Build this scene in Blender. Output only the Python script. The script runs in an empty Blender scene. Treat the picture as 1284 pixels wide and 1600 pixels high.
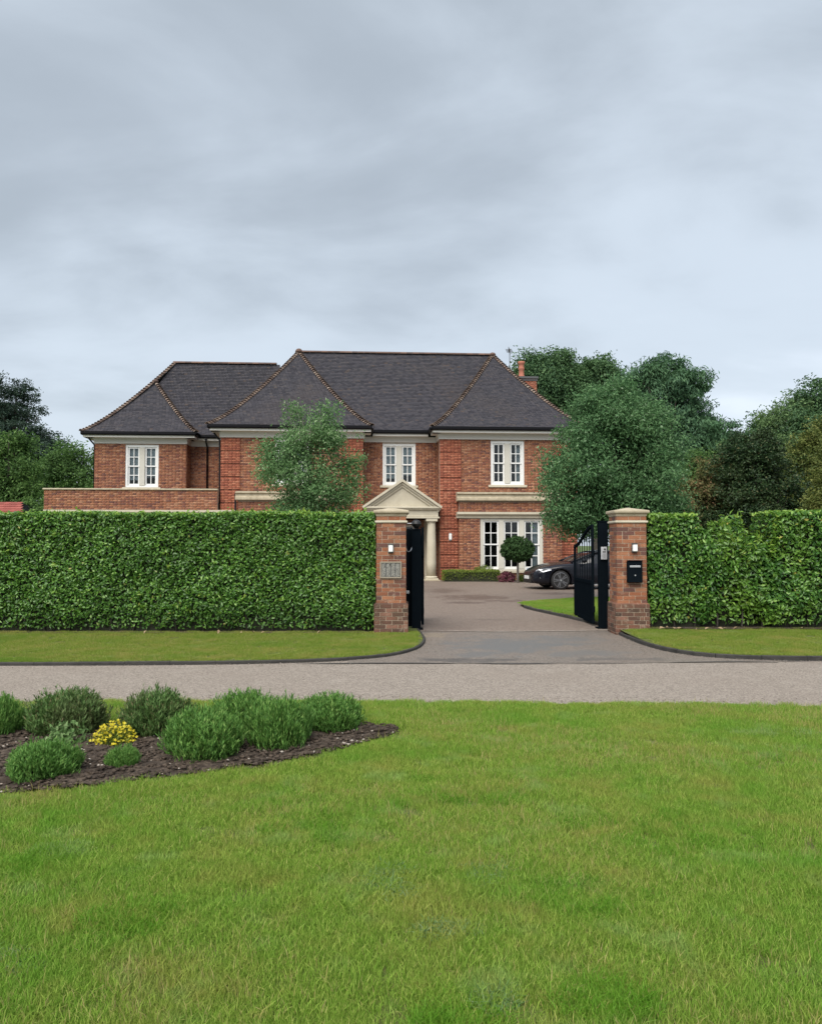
import bpy, bmesh, math, random
import numpy as np
from mathutils import Vector, Matrix
from mathutils.geometry import tessellate_polygon

scene = bpy.context.scene
COL = scene.collection
R = math.radians
PI = math.pi

# ------------------------------------------------------------------ camera
cam_d = bpy.data.cameras.new('camera')
cam = bpy.data.objects.new('camera', cam_d)
COL.objects.link(cam)
cam.location = (0, 0, 1.68)
cam.rotation_euler = (R(90 + 2.32), 0, 0)
cam_d.sensor_fit = 'VERTICAL'
cam_d.sensor_height = 24.0
cam_d.lens = 24.0 * 1236 / 1600
cam_d.clip_start = 0.1
cam_d.clip_end = 2000
scene.camera = cam

# ------------------------------------------------------------------ world: overcast sky over a Nishita sky
SUN_EL, SUN_AZ = 52, 200          # azimuth measured clockwise from +Y
world = bpy.data.worlds.new('World')
scene.world = world
world.use_nodes = True
wn = world.node_tree.nodes
wl = world.node_tree.links
wn.clear()
def W(t, **kw):
    n = wn.new(t)
    for k, v in kw.items():
        setattr(n, k, v)
    return n
w_out = W('ShaderNodeOutputWorld')
w_bg = W('ShaderNodeBackground')
w_sky = W('ShaderNodeTexSky', sky_type='NISHITA', sun_disc=False)
w_sky.sun_elevation = R(SUN_EL)
w_sky.sun_rotation = R(SUN_AZ)
w_sky.air_density = 1.0
w_sky.dust_density = 3.0
w_tc = W('ShaderNodeTexCoord')
w_sep = W('ShaderNodeSeparateXYZ')
wl.new(w_tc.outputs['Generated'], w_sep.inputs[0])
w_z = W('ShaderNodeMath', operation='MAXIMUM'); w_z.inputs[1].default_value = 0.0
wl.new(w_sep.outputs['Z'], w_z.inputs[0])
w_za = W('ShaderNodeMath', operation='ADD'); w_za.inputs[1].default_value = 0.22
wl.new(w_z.outputs[0], w_za.inputs[0])
w_px = W('ShaderNodeMath', operation='DIVIDE'); w_py = W('ShaderNodeMath', operation='DIVIDE')
wl.new(w_sep.outputs['X'], w_px.inputs[0]); wl.new(w_za.outputs[0], w_px.inputs[1])
wl.new(w_sep.outputs['Y'], w_py.inputs[0]); wl.new(w_za.outputs[0], w_py.inputs[1])
w_cmb = W('ShaderNodeCombineXYZ')
wl.new(w_px.outputs[0], w_cmb.inputs[0]); wl.new(w_py.outputs[0], w_cmb.inputs[1])
w_map = W('ShaderNodeMapping')
w_map.inputs['Location'].default_value = (18.594, 3.570, 0)
w_map.inputs['Rotation'].default_value = (0, 0, R(20))
w_map.inputs['Scale'].default_value = (0.7, 1.0, 1)
wl.new(w_cmb.outputs[0], w_map.inputs[0])
def wnoise(scale, detail, rough, dist=0.0):
    n = W('ShaderNodeTexNoise')
    n.inputs['Scale'].default_value = scale
    n.inputs['Detail'].default_value = detail
    n.inputs['Roughness'].default_value = rough
    n.inputs['Distortion'].default_value = dist
    wl.new(w_map.outputs[0], n.inputs['Vector'])
    return n
w_n1 = wnoise(0.55, 5, 0.5, 0.3)
w_n2 = wnoise(2.2, 7, 0.55, 0.25)
w_mix = W('ShaderNodeMath', operation='MULTIPLY_ADD')
wl.new(w_n2.outputs[0], w_mix.inputs[0]); w_mix.inputs[1].default_value = 0.36
wl.new(w_n1.outputs[0], w_mix.inputs[2])
w_ramp = W('ShaderNodeValToRGB')
w_ramp.color_ramp.interpolation = 'EASE'
e = w_ramp.color_ramp.elements
e[0].position, e[0].color = 0.46, (0.375, 0.425, 0.475, 1)
e[1].position, e[1].color = 0.84, (0.72, 0.79, 0.87, 1)
m = w_ramp.color_ramp.elements.new(0.675); m.color = (0.575, 0.645, 0.72, 1)
wl.new(w_mix.outputs[0], w_ramp.inputs[0])
w_sk = W('ShaderNodeMix', data_type='RGBA', blend_type='MULTIPLY'); w_sk.inputs['Factor'].default_value = 1
w_sk.inputs[7].default_value = (0.28, 0.28, 0.28, 1)   # times the background strength: 0.1
wl.new(w_sky.outputs[0], w_sk.inputs[6])
w_cl = W('ShaderNodeMix', data_type='RGBA'); w_cl.inputs['Factor'].default_value = 0.93
wl.new(w_sk.outputs[2], w_cl.inputs[6]); wl.new(w_ramp.outputs[0], w_cl.inputs[7])
wl.new(w_cl.outputs[2], w_bg.inputs['Color'])
w_bg.inputs['Strength'].default_value = 0.385
wl.new(w_bg.outputs[0], w_out.inputs[0])

# ------------------------------------------------------------------ sun, veiled by cloud
sun_d = bpy.data.lights.new('sun', 'SUN')
sun_d.energy = 1.5
sun_d.angle = R(55)
sun_d.color = (1.0, 0.95, 0.87)
sun = bpy.data.objects.new('sun', sun_d)
COL.objects.link(sun)
az, el = R(SUN_AZ), R(SUN_EL)
sdir = Vector((math.sin(az) * math.cos(el), math.cos(az) * math.cos(el), math.sin(el)))
sun.rotation_euler = sdir.to_track_quat('Z', 'Y').to_euler()

vs = scene.view_settings
vs.view_transform = 'Standard'
vs.look = 'None'
vs.exposure = 1.62
vs.gamma = 1.0
vs.use_curve_mapping = False
scene.render.engine = 'CYCLES'
scene.cycles.use_denoising = True
scene.cycles.max_bounces = 6
scene.cycles.transparent_max_bounces = 16

# ================================================================== materials
def mat(name, color, rough=0.7, metal=0.0, spec=0.5, noise=None, bump=None, coat=0.0):
    """plain principled; noise=(scale, amount, colour2) mixes a second colour in object space; bump=(scale, strength)"""
    m = bpy.data.materials.new(name)
    m.use_nodes = True
    nt = m.node_tree
    b = nt.nodes['Principled BSDF']
    b.inputs['Base Color'].default_value = (*color, 1)
    b.inputs['Roughness'].default_value = rough
    b.inputs['Metallic'].default_value = metal
    b.inputs['Specular IOR Level'].default_value = spec
    b.inputs['Coat Weight'].default_value = coat
    if noise or bump:
        geo = nt.nodes.new('ShaderNodeNewGeometry')
    if noise:
        n = nt.nodes.new('ShaderNodeTexNoise'); n.inputs['Scale'].default_value = noise[0]; n.inputs['Detail'].default_value = 6
        n.inputs['Roughness'].default_value = 0.62
        nt.links.new(geo.outputs['Position'], n.inputs['Vector'])
        r = nt.nodes.new('ShaderNodeValToRGB')
        r.color_ramp.elements[0].position = 0.5 - noise[1]; r.color_ramp.elements[0].color = (*color, 1)
        r.color_ramp.elements[1].position = 0.5 + noise[1]; r.color_ramp.elements[1].color = (*noise[2], 1)
        nt.links.new(n.outputs[0], r.inputs[0])
        nt.links.new(r.outputs[0], b.inputs['Base Color'])
    if bump:
        n2 = nt.nodes.new('ShaderNodeTexNoise'); n2.inputs['Scale'].default_value = bump[0]; n2.inputs['Detail'].default_value = 4
        nt.links.new(geo.outputs['Position'], n2.inputs['Vector'])
        bp = nt.nodes.new('ShaderNodeBump'); bp.inputs['Strength'].default_value = bump[1]; bp.inputs['Distance'].default_value = 0.02
        nt.links.new(n2.outputs[0], bp.inputs['Height']); nt.links.new(bp.outputs[0], b.inputs['Normal'])
    return m

def pieces_mat(name, stops, rough=0.85, source='island', stain=None, bump=(60, 0.4)):
    """colour picked at random for each loose piece (or object) plus a soft weathering stain"""
    m = bpy.data.materials.new(name); m.use_nodes = True
    nt = m.node_tree; b = nt.nodes['Principled BSDF']
    b.inputs['Roughness'].default_value = rough
    b.inputs['Specular IOR Level'].default_value = 0.3
    geo = nt.nodes.new('ShaderNodeNewGeometry')
    ramp = nt.nodes.new('ShaderNodeValToRGB'); ramp.color_ramp.interpolation = 'LINEAR'
    els = ramp.color_ramp.elements
    while len(els) < len(stops): els.new(0.5)
    for i, (p, c) in enumerate(stops):
        els[i].position = p; els[i].color = (*c, 1)
    if source == 'island':
        nt.links.new(geo.outputs['Random Per Island'], ramp.inputs[0])
    else:
        oi = nt.nodes.new('ShaderNodeObjectInfo'); nt.links.new(oi.outputs['Random'], ramp.inputs[0])
    out = ramp.outputs[0]
    n = nt.nodes.new('ShaderNodeTexNoise'); n.inputs['Scale'].default_value = bump[0]; n.inputs['Detail'].default_value = 5
    nt.links.new(geo.outputs['Position'], n.inputs['Vector'])
    mx = nt.nodes.new('ShaderNodeMix'); mx.data_type = 'RGBA'; mx.blend_type = 'OVERLAY'; mx.inputs['Factor'].default_value = 0.45
    nt.links.new(out, mx.inputs[6]); nt.links.new(n.outputs[0], mx.inputs[7]); out = mx.outputs[2]
    for (sc, lo, hi, colr, amt) in (stain or []):
        n2 = nt.nodes.new('ShaderNodeTexNoise'); n2.inputs['Scale'].default_value = sc; n2.inputs['Detail'].default_value = 5
        nt.links.new(geo.outputs['Position'], n2.inputs['Vector'])
        mr = nt.nodes.new('ShaderNodeMapRange'); mr.inputs[1].default_value = lo; mr.inputs[2].default_value = hi; mr.inputs[4].default_value = amt
        nt.links.new(n2.outputs[0], mr.inputs[0])
        m2 = nt.nodes.new('ShaderNodeMix'); m2.data_type = 'RGBA'; m2.inputs[7].default_value = (*colr, 1)
        nt.links.new(mr.outputs[0], m2.inputs['Factor']); nt.links.new(out, m2.inputs[6]); out = m2.outputs[2]
    nt.links.new(out, b.inputs['Base Color'])
    bp = nt.nodes.new('ShaderNodeBump'); bp.inputs['Strength'].default_value = bump[1]; bp.inputs['Distance'].default_value = 0.01
    nt.links.new(n.outputs[0], bp.inputs['Height']); nt.links.new(bp.outputs[0], b.inputs['Normal'])
    return m

def leaf_mat(name, stops, transl=0.3, rough=0.55, spec=0.2, patch=None, gain=(1.5, 1.4, 1.15)):
    """random colour for each leaf; patch=(scale, colour, amount) tints whole regions of a crown"""
    m = bpy.data.materials.new(name); m.use_nodes = True
    stops = [(p, tuple(min(0.9, a * k) for a, k in zip(c, gain))) for p, c in stops]
    if patch: patch = (patch[0], tuple(a * k for a, k in zip(patch[1], gain)), patch[2])
    transl = min(0.5, transl + 0.1)
    nt = m.node_tree; b = nt.nodes['Principled BSDF']
    b.inputs['Roughness'].default_value = rough; b.inputs['Specular IOR Level'].default_value = spec
    geo = nt.nodes.new('ShaderNodeNewGeometry')
    ramp = nt.nodes.new('ShaderNodeValToRGB'); els = ramp.color_ramp.elements
    while len(els) < len(stops): els.new(0.5)
    for i, (p, c) in enumerate(stops):
        els[i].position = p; els[i].color = (*c, 1)
    nt.links.new(geo.outputs['Random Per Island'], ramp.inputs[0])
    out = ramp.outputs[0]
    if patch:
        n2 = nt.nodes.new('ShaderNodeTexNoise'); n2.inputs['Scale'].default_value = patch[0]; n2.inputs['Detail'].default_value = 3
        nt.links.new(geo.outputs['Position'], n2.inputs['Vector'])
        mr = nt.nodes.new('ShaderNodeMapRange'); mr.inputs[1].default_value = 0.45; mr.inputs[2].default_value = 0.65; mr.inputs[4].default_value = patch[2]
        nt.links.new(n2.outputs[0], mr.inputs[0])
        m2 = nt.nodes.new('ShaderNodeMix'); m2.data_type = 'RGBA'; m2.inputs[7].default_value = (*patch[1], 1)
        nt.links.new(mr.outputs[0], m2.inputs['Factor']); nt.links.new(out, m2.inputs[6]); out = m2.outputs[2]
    nt.links.new(out, b.inputs['Base Color'])
    tr = nt.nodes.new('ShaderNodeBsdfTranslucent'); nt.links.new(out, tr.inputs['Color'])
    mix = nt.nodes.new('ShaderNodeMixShader'); mix.inputs[0].default_value = transl
    nt.links.new(b.outputs[0], mix.inputs[1]); nt.links.new(tr.outputs[0], mix.inputs[2])
    nt.links.new(mix.outputs[0], nt.nodes['Material Output'].inputs[0])
    return m

M = {}
M['stone'] = mat('bath_stone', (0.42, 0.375, 0.285), 0.8, noise=(3.0, 0.25, (0.51, 0.465, 0.365)), bump=(40, 0.2))
M['stone_old'] = mat('weathered_stone', (0.30, 0.255, 0.175), 0.85, noise=(5.0, 0.18, (0.45, 0.39, 0.285)), bump=(40, 0.3))
M['white'] = mat('white_paint', (0.80, 0.80, 0.79), 0.45, noise=(6, 0.4, (0.66, 0.66, 0.64)))
M['mull'] = mat('pale_stone', (0.54, 0.52, 0.46), 0.7, noise=(4, 0.3, (0.48, 0.46, 0.40)))
M['fascia'] = mat('cream_paint', (0.60, 0.58, 0.54), 0.5, noise=(2, 0.4, (0.54, 0.52, 0.48)))
M['gutter'] = mat('black_gutter', (0.005, 0.005, 0.007), 0.5, spec=0.15)
M['black'] = mat('black_powder_coat', (0.0045, 0.0068, 0.0095), 0.5, spec=0.0, noise=(8, 0.3, (0.006, 0.009, 0.012)), bump=(120, 0.05))
M['lead'] = mat('lead_sheet', (0.07, 0.072, 0.075), 0.6)
M['mortar'] = mat('mortar', (0.33, 0.27, 0.215), 0.95, noise=(4, 0.3, (0.40, 0.34, 0.28)), bump=(120, 0.4))
M['mortar_pier'] = mat('pier_mortar', (0.34, 0.26, 0.19), 0.95, noise=(9, 0.25, (0.46, 0.38, 0.29)), bump=(120, 0.4))
M['brick'] = pieces_mat('house_brick', [(0.0, (0.13, 0.058, 0.048)), (0.12, (0.20, 0.075, 0.052)), (0.4, (0.265, 0.105, 0.056)),
                                         (0.75, (0.315, 0.132, 0.070)), (1.0, (0.38, 0.195, 0.118))],
                         stain=[(0.7, 0.5, 0.75, (0.21, 0.095, 0.066), 0.4)])
M['brick_red'] = pieces_mat('quoin_brick', [(0.0, (0.24, 0.078, 0.05)), (0.35, (0.31, 0.10, 0.06)), (0.7, (0.36, 0.122, 0.07)), (1.0, (0.41, 0.17, 0.105))],
                             stain=[(0.6, 0.55, 0.8, (0.22, 0.07, 0.045), 0.3)])
M['brick_pier'] = pieces_mat('pier_brick', [(0.0, (0.085, 0.048, 0.045)), (0.14, (0.13, 0.06, 0.048)), (0.35, (0.20, 0.078, 0.042)), (0.65, (0.265, 0.10, 0.050)), (1.0, (0.33, 0.148, 0.078))],
                              source='object', stain=[(5, 0.46, 0.72, (0.13, 0.075, 0.05), 0.55), (14, 0.58, 0.75, (0.42, 0.33, 0.25), 0.5)], bump=(70, 0.7))
M['brick_plinth'] = pieces_mat('plinth_brick', [(0.0, (0.05, 0.034, 0.028)), (0.4, (0.12, 0.06, 0.042)), (0.75, (0.175, 0.08, 0.052)), (1.0, (0.22, 0.115, 0.08))],
                              source='object', stain=[(6, 0.42, 0.7, (0.075, 0.055, 0.035), 0.6), (16, 0.58, 0.75, (0.36, 0.30, 0.23), 0.5)], bump=(70, 0.8))
M['tile'] = pieces_mat('roof_tile', [(0.0, (0.036, 0.035, 0.044)), (0.3, (0.047, 0.046, 0.056)), (0.7, (0.060, 0.057, 0.068)), (0.97, (0.070, 0.064, 0.070)), (1.0, (0.085, 0.066, 0.060))],
                        stain=[(0.22, 0.54, 0.74, (0.074, 0.062, 0.060), 0.45), (2.2, 0.62, 0.8, (0.14, 0.13, 0.12), 0.35)], bump=(25, 0.3))
M['bonnet'] = pieces_mat('bonnet_tile', [(0.0, (0.095, 0.066, 0.054)), (0.5, (0.15, 0.105, 0.084)), (0.85, (0.21, 0.155, 0.122)), (1.0, (0.25, 0.20, 0.165))], source='object', bump=(30, 0.3))
M['ridge'] = pieces_mat('ridge_tile', [(0.0, (0.075, 0.052, 0.046)), (0.6, (0.12, 0.075, 0.06)), (1.0, (0.17, 0.105, 0.08))], source='object', bump=(30, 0.3))
M['under'] = mat('roof_underlay', (0.03, 0.028, 0.03), 0.9)
M['pot'] = mat('chimney_terracotta', (0.40, 0.14, 0.08), 0.8, noise=(6, 0.3, (0.30, 0.11, 0.075)))
M['red_tile'] = pieces_mat('shed_tile', [(0.0, (0.20, 0.055, 0.045)), (0.5, (0.27, 0.075, 0.06)), (1.0, (0.32, 0.10, 0.08))], source='object')
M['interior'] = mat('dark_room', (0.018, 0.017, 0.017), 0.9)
M['curtain'] = mat('net_curtain', (0.60, 0.63, 0.66), 0.9, noise=(3, 0.3, (0.42, 0.47, 0.53)))
M['bark'] = mat('bark', (0.040, 0.033, 0.026), 0.95, noise=(9, 0.2, (0.075, 0.065, 0.055)), bump=(30, 0.8))
M['bark_pale'] = mat('pale_bark', (0.26, 0.235, 0.20), 0.9, noise=(7, 0.15, (0.10, 0.09, 0.08)), bump=(30, 0.6))
M['lamp_glass'] = mat('frosted_lamp_glass', (0.78, 0.79, 0.77), 0.3)
M['steel'] = mat('brushed_steel', (0.50, 0.51, 0.53), 0.38, metal=0.75)
M['plate'] = mat('pale_plate', (0.48, 0.49, 0.51), 0.4)
M['slate'] = mat('carved_slate', (0.15, 0.145, 0.128), 0.85, noise=(30, 0.2, (0.30, 0.295, 0.265)), bump=(60, 0.8))
M['plaque_frame'] = mat('plaque_frame', (0.24, 0.205, 0.155), 0.8, noise=(20, 0.3, (0.30, 0.26, 0.20)))
M['rubber'] = mat('tyre_rubber', (0.014, 0.014, 0.015), 0.8)
M['car'] = mat('black_car_paint', (0.006, 0.0065, 0.011), 0.22, spec=0.25, coat=0.2)
M['car_trim'] = mat('black_trim', (0.008, 0.008, 0.009), 0.5)
M['rim'] = mat('dark_alloy', (0.22, 0.22, 0.23), 0.35, metal=0.8)
M['chrome'] = mat('bright_trim', (0.75, 0.76, 0.78), 0.2, metal=0.9)
M['headlamp'] = mat('headlamp_lens', (0.42, 0.44, 0.47), 0.12, metal=0.5)
M['car_glass'] = mat('car_glass', (0.012, 0.013, 0.016), 0.06, spec=0.6)
M['yellow'] = leaf_mat('yellow_petal', [(0, (0.40, 0.33, 0.012)), (0.6, (0.56, 0.47, 0.025)), (1, (0.62, 0.56, 0.09))], 0.15, gain=(1, 1, 1))

def glass_mat():
    m = bpy.data.materials.new('window_glass'); m.use_nodes = True
    nt = m.node_tree; nt.nodes.clear()
    o = nt.nodes.new('ShaderNodeOutputMaterial'); t = nt.nodes.new('ShaderNodeBsdfTransparent'); g = nt.nodes.new('ShaderNodeBsdfGlossy')
    t.inputs[0].default_value = (0.80, 0.84, 0.84, 1); g.inputs['Roughness'].default_value = 0.02
    f = nt.nodes.new('ShaderNodeFresnel'); f.inputs[0].default_value = 1.5
    a = nt.nodes.new('ShaderNodeMath'); a.operation = 'MULTIPLY_ADD'; a.inputs[1].default_value = 0.9; a.inputs[2].default_value = 0.0
    nt.links.new(f.outputs[0], a.inputs[0])
    mx = nt.nodes.new('ShaderNodeMixShader')
    nt.links.new(a.outputs[0], mx.inputs[0]); nt.links.new(t.outputs[0], mx.inputs[1]); nt.links.new(g.outputs[0], mx.inputs[2])
    nt.links.new(mx.outputs[0], o.inputs[0])
    return m
M['glass'] = glass_mat()

def ground_mat(name, base, fine_scale, fine, patches, rough=0.9, bump=0.5, bump_d=0.01, blobs=()):
    """aggregate surface: fine = list of (pos, colour) over a fine noise; patches = (scale, lo, hi, colour, amount)"""
    m = bpy.data.materials.new(name); m.use_nodes = True
    nt = m.node_tree; b = nt.nodes['Principled BSDF']; b.inputs['Roughness'].default_value = rough
    b.inputs['Specular IOR Level'].default_value = 0.3
    geo = nt.nodes.new('ShaderNodeNewGeometry')
    n = nt.nodes.new('ShaderNodeTexNoise'); n.inputs['Scale'].default_value = fine_scale; n.inputs['Detail'].default_value = 3; n.inputs['Roughness'].default_value = 0.7
    nt.links.new(geo.outputs['Position'], n.inputs['Vector'])
    v = nt.nodes.new('ShaderNodeTexVoronoi'); v.inputs['Scale'].default_value = fine_scale * 0.75
    nt.links.new(geo.outputs['Position'], v.inputs['Vector'])
    ramp = nt.nodes.new('ShaderNodeValToRGB'); els = ramp.color_ramp.elements
    while len(els) < len(fine): els.new(0.5)
    for i, (p, c) in enumerate(fine):
        els[i].position = p; els[i].color = (*c, 1)
    sep = nt.nodes.new('ShaderNodeSeparateColor'); nt.links.new(v.outputs['Color'], sep.inputs[0])
    av = nt.nodes.new('ShaderNodeMath'); av.operation = 'MULTIPLY_ADD'; av.inputs[1].default_value = 0.5
    hm = nt.nodes.new('ShaderNodeMath'); hm.operation = 'MULTIPLY'; hm.inputs[1].default_value = 0.5
    nt.links.new(n.outputs[0], hm.inputs[0])
    nt.links.new(sep.outputs[0], av.inputs[0]); nt.links.new(hm.outputs[0], av.inputs[2])
    nt.links.new(av.outputs[0], ramp.inputs[0]); out = ramp.outputs[0]
    for (sc, lo, hi, colr, amt) in patches:
        n2 = nt.nodes.new('ShaderNodeTexNoise'); n2.inputs['Scale'].default_value = sc; n2.inputs['Detail'].default_value = 5; n2.inputs['Roughness'].default_value = 0.6
        nt.links.new(geo.outputs['Position'], n2.inputs['Vector'])
        mr = nt.nodes.new('ShaderNodeMapRange'); mr.inputs[1].default_value = lo; mr.inputs[2].default_value = hi; mr.inputs[4].default_value = amt
        nt.links.new(n2.outputs[0], mr.inputs[0])
        m2 = nt.nodes.new('ShaderNodeMix'); m2.data_type = 'RGBA'; m2.inputs[7].default_value = (*colr, 1)
        nt.links.new(mr.outputs[0], m2.inputs['Factor']); nt.links.new(out, m2.inputs[6]); out = m2.outputs[2]
    if blobs:      # damp stains with ragged outlines
        nd = nt.nodes.new('ShaderNodeTexNoise'); nd.inputs['Scale'].default_value = 2.3; nd.inputs['Detail'].default_value = 5; nd.inputs['Roughness'].default_value = 0.65
        nt.links.new(geo.outputs['Position'], nd.inputs['Vector'])
        for (cx, cy, rx, ry, colr, amt) in blobs:
            sb = nt.nodes.new('ShaderNodeVectorMath'); sb.operation = 'SUBTRACT'; sb.inputs[1].default_value = (cx, cy, 0); nt.links.new(geo.outputs['Position'], sb.inputs[0])
            dv = nt.nodes.new('ShaderNodeVectorMath'); dv.operation = 'MULTIPLY'; dv.inputs[1].default_value = (1 / rx, 1 / ry, 0); nt.links.new(sb.outputs[0], dv.inputs[0])
            ln = nt.nodes.new('ShaderNodeVectorMath'); ln.operation = 'LENGTH'; nt.links.new(dv.outputs[0], ln.inputs[0])
            ad = nt.nodes.new('ShaderNodeMath'); ad.operation = 'MULTIPLY_ADD'; ad.inputs[1].default_value = 3.2; nt.links.new(nd.outputs[0], ad.inputs[0]); nt.links.new(ln.outputs['Value'], ad.inputs[2])
            mr = nt.nodes.new('ShaderNodeMapRange'); mr.inputs[1].default_value = 2.55; mr.inputs[2].default_value = 2.05; mr.inputs[3].default_value = 0; mr.inputs[4].default_value = amt
            nt.links.new(ad.outputs[0], mr.inputs[0])
            m2 = nt.nodes.new('ShaderNodeMix'); m2.data_type = 'RGBA'; m2.inputs[7].default_value = (*colr, 1)
            nt.links.new(mr.outputs[0], m2.inputs['Factor']); nt.links.new(out, m2.inputs[6]); out = m2.outputs[2]
    nt.links.new(out, b.inputs['Base Color'])
    bp = nt.nodes.new('ShaderNodeBump'); bp.inputs['Strength'].default_value = bump; bp.inputs['Distance'].default_value = bump_d
    nt.links.new(av.outputs[0], bp.inputs['Height']); nt.links.new(bp.outputs[0], b.inputs['Normal'])
    return m
M['road'] = ground_mat('road_chippings', None, 85, [(0.15, (0.10, 0.082, 0.066)), (0.42, (0.205, 0.175, 0.148)), (0.7, (0.285, 0.245, 0.208)), (0.9, (0.44, 0.395, 0.345))],
                       [(0.55, 0.48, 0.7, (0.205, 0.17, 0.142), 0.45), (2.5, 0.55, 0.72, (0.33, 0.295, 0.255), 0.3)])
M['apron'] = ground_mat('apron_asphalt', None, 75, [(0.15, (0.075, 0.062, 0.052)), (0.5, (0.155, 0.133, 0.114)), (0.85, (0.26, 0.225, 0.195))],
                        [(0.9, 0.45, 0.7, (0.185, 0.15, 0.125), 0.5)], rough=0.55,
                        blobs=[(1.6, 13.2, 1.1, 1.2, (0.118, 0.120, 0.120), 0.85), (2.7, 13.9, 0.9, 0.7, (0.125, 0.124, 0.122), 0.7), (1.0, 12.1, 0.6, 0.5, (0.12, 0.12, 0.118), 0.7), (2.6, 12.2, 0.9, 0.5, (0.128, 0.125, 0.12), 0.7), (0.4, 14.6, 0.3, 0.7, (0.23, 0.185, 0.13), 0.5), (0.9, 11.5, 1.0, 0.25, (0.07, 0.066, 0.062), 0.8), (3.0, 11.6, 0.8, 0.2, (0.09, 0.085, 0.08), 0.6)])
M['drive'] = ground_mat('drive_resin_gravel', None, 60, [(0.15, (0.105, 0.08, 0.064)), (0.5, (0.178, 0.14, 0.115)), (0.85, (0.26, 0.21, 0.176))],
                        [(0.5, 0.5, 0.7, (0.14, 0.105, 0.085), 0.5), (1.7, 0.58, 0.7, (0.22, 0.18, 0.15), 0.5)], rough=0.6,
                        blobs=[(2.0, 24.9, 1.4, 1.6, (0.085, 0.055, 0.042), 0.75), (1.5, 22.7, 0.7, 0.5, (0.08, 0.055, 0.045), 0.75), (2.9, 23.3, 1.0, 0.45, (0.09, 0.06, 0.048), 0.6), (1.2, 28.5, 0.9, 1.6, (0.095, 0.065, 0.05), 0.6), (4.9, 26.8, 1.2, 0.8, (0.085, 0.06, 0.05), 0.7), (1.7, 17.6, 0.6, 0.25, (0.11, 0.085, 0.07), 0.5)])
M['soil'] = ground_mat('bed_soil', None, 45, [(0.1, (0.022, 0.016, 0.012)), (0.5, (0.055, 0.040, 0.029)), (0.85, (0.12, 0.09, 0.068))],
                       [(3.0, 0.5, 0.7, (0.028, 0.019, 0.014), 0.6)], bump=1.0, bump_d=0.03)
M['kerb'] = mat('kerb_concrete', (0.018, 0.017, 0.016), 0.85, noise=(7, 0.2, (0.045, 0.042, 0.037)), bump=(60, 0.5))
M['turf'] = ground_mat('turf', None, 35, [(0.1, (0.045, 0.055, 0.014)), (0.5, (0.085, 0.11, 0.024)), (0.85, (0.13, 0.15, 0.04))],
                       [(1.1, 0.45, 0.65, (0.10, 0.10, 0.032), 0.5)], bump=0.9, bump_d=0.02)
M['field'] = ground_mat('far_field', None, 3, [(0.1, (0.05, 0.08, 0.02)), (0.5, (0.075, 0.12, 0.028)), (0.85, (0.10, 0.15, 0.04))], [(0.1, 0.4, 0.6, (0.09, 0.12, 0.03), 0.6)])
M['litter'] = mat('dry_leaf', (0.16, 0.10, 0.05), 0.8, noise=(10, 0.2, (0.34, 0.26, 0.16)))
M['chip'] = mat('pale_chip', (0.42, 0.39, 0.35), 0.9, noise=(12, 0.2, (0.25, 0.20, 0.16)))

def grass_mat(name, stops, straw, straw_amt, lush, pale):
    m = bpy.data.materials.new(name); m.use_nodes = True
    nt = m.node_tree; b = nt.nodes['Principled BSDF']
    b.inputs['Roughness'].default_value = 0.6; b.inputs['Specular IOR Level'].default_value = 0.12
    geo = nt.nodes.new('ShaderNodeNewGeometry')
    ramp = nt.nodes.new('ShaderNodeValToRGB'); els = ramp.color_ramp.elements
    while len(els) < len(stops): els.new(0.5)
    for i, (p, c) in enumerate(stops):
        els[i].position = p; els[i].color = (*c, 1)
    nt.links.new(geo.outputs['Random Per Island'], ramp.inputs[0]); out = ramp.outputs[0]
    for (sc, lo, hi, colr, amt, off) in ((0.75, 0.48, 0.70, lush, 0.75, 0), (1.6, 0.50, 0.72, straw, straw_amt, 7), (2.6, 0.56, 0.72, pale, 0.65, 19), (5.0, 0.54, 0.75, straw, straw_amt * 0.8, 31)):
        ad = nt.nodes.new('ShaderNodeVectorMath'); ad.inputs[1].default_value = (off, off * 0.7, 0)
        nt.links.new(geo.outputs['Position'], ad.inputs[0])
        n2 = nt.nodes.new('ShaderNodeTexNoise'); n2.inputs['Scale'].default_value = sc; n2.inputs['Detail'].default_value = 4; n2.inputs['Roughness'].default_value = 0.6
        nt.links.new(ad.outputs[0], n2.inputs['Vector'])
        mr = nt.nodes.new('ShaderNodeMapRange'); mr.inputs[1].default_value = lo; mr.inputs[2].default_value = hi; mr.inputs[4].default_value = amt
        nt.links.new(n2.outputs[0], mr.inputs[0])
        m2 = nt.nodes.new('ShaderNodeMix'); m2.data_type = 'RGBA'; m2.inputs[7].default_value = (*colr, 1)
        nt.links.new(mr.outputs[0], m2.inputs['Factor']); nt.links.new(out, m2.inputs[6]); out = m2.outputs[2]
    nt.links.new(out, b.inputs['Base Color'])
    tr = nt.nodes.new('ShaderNodeBsdfTranslucent'); nt.links.new(out, tr.inputs['Color'])
    mix = nt.nodes.new('ShaderNodeMixShader'); mix.inputs[0].default_value = 0.35
    nt.links.new(b.outputs[0], mix.inputs[1]); nt.links.new(tr.outputs[0], mix.inputs[2])
    nt.links.new(mix.outputs[0], nt.nodes['Material Output'].inputs[0])
    return m
M['grass'] = grass_mat('grass_blade', [(0.0, (0.105, 0.195, 0.022)), (0.4, (0.195, 0.33, 0.042)), (0.8, (0.30, 0.43, 0.074)), (1.0, (0.47, 0.47, 0.15))],
                       (0.36, 0.33, 0.09), 0.55, (0.13, 0.315, 0.03), (0.28, 0.405, 0.125))
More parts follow.
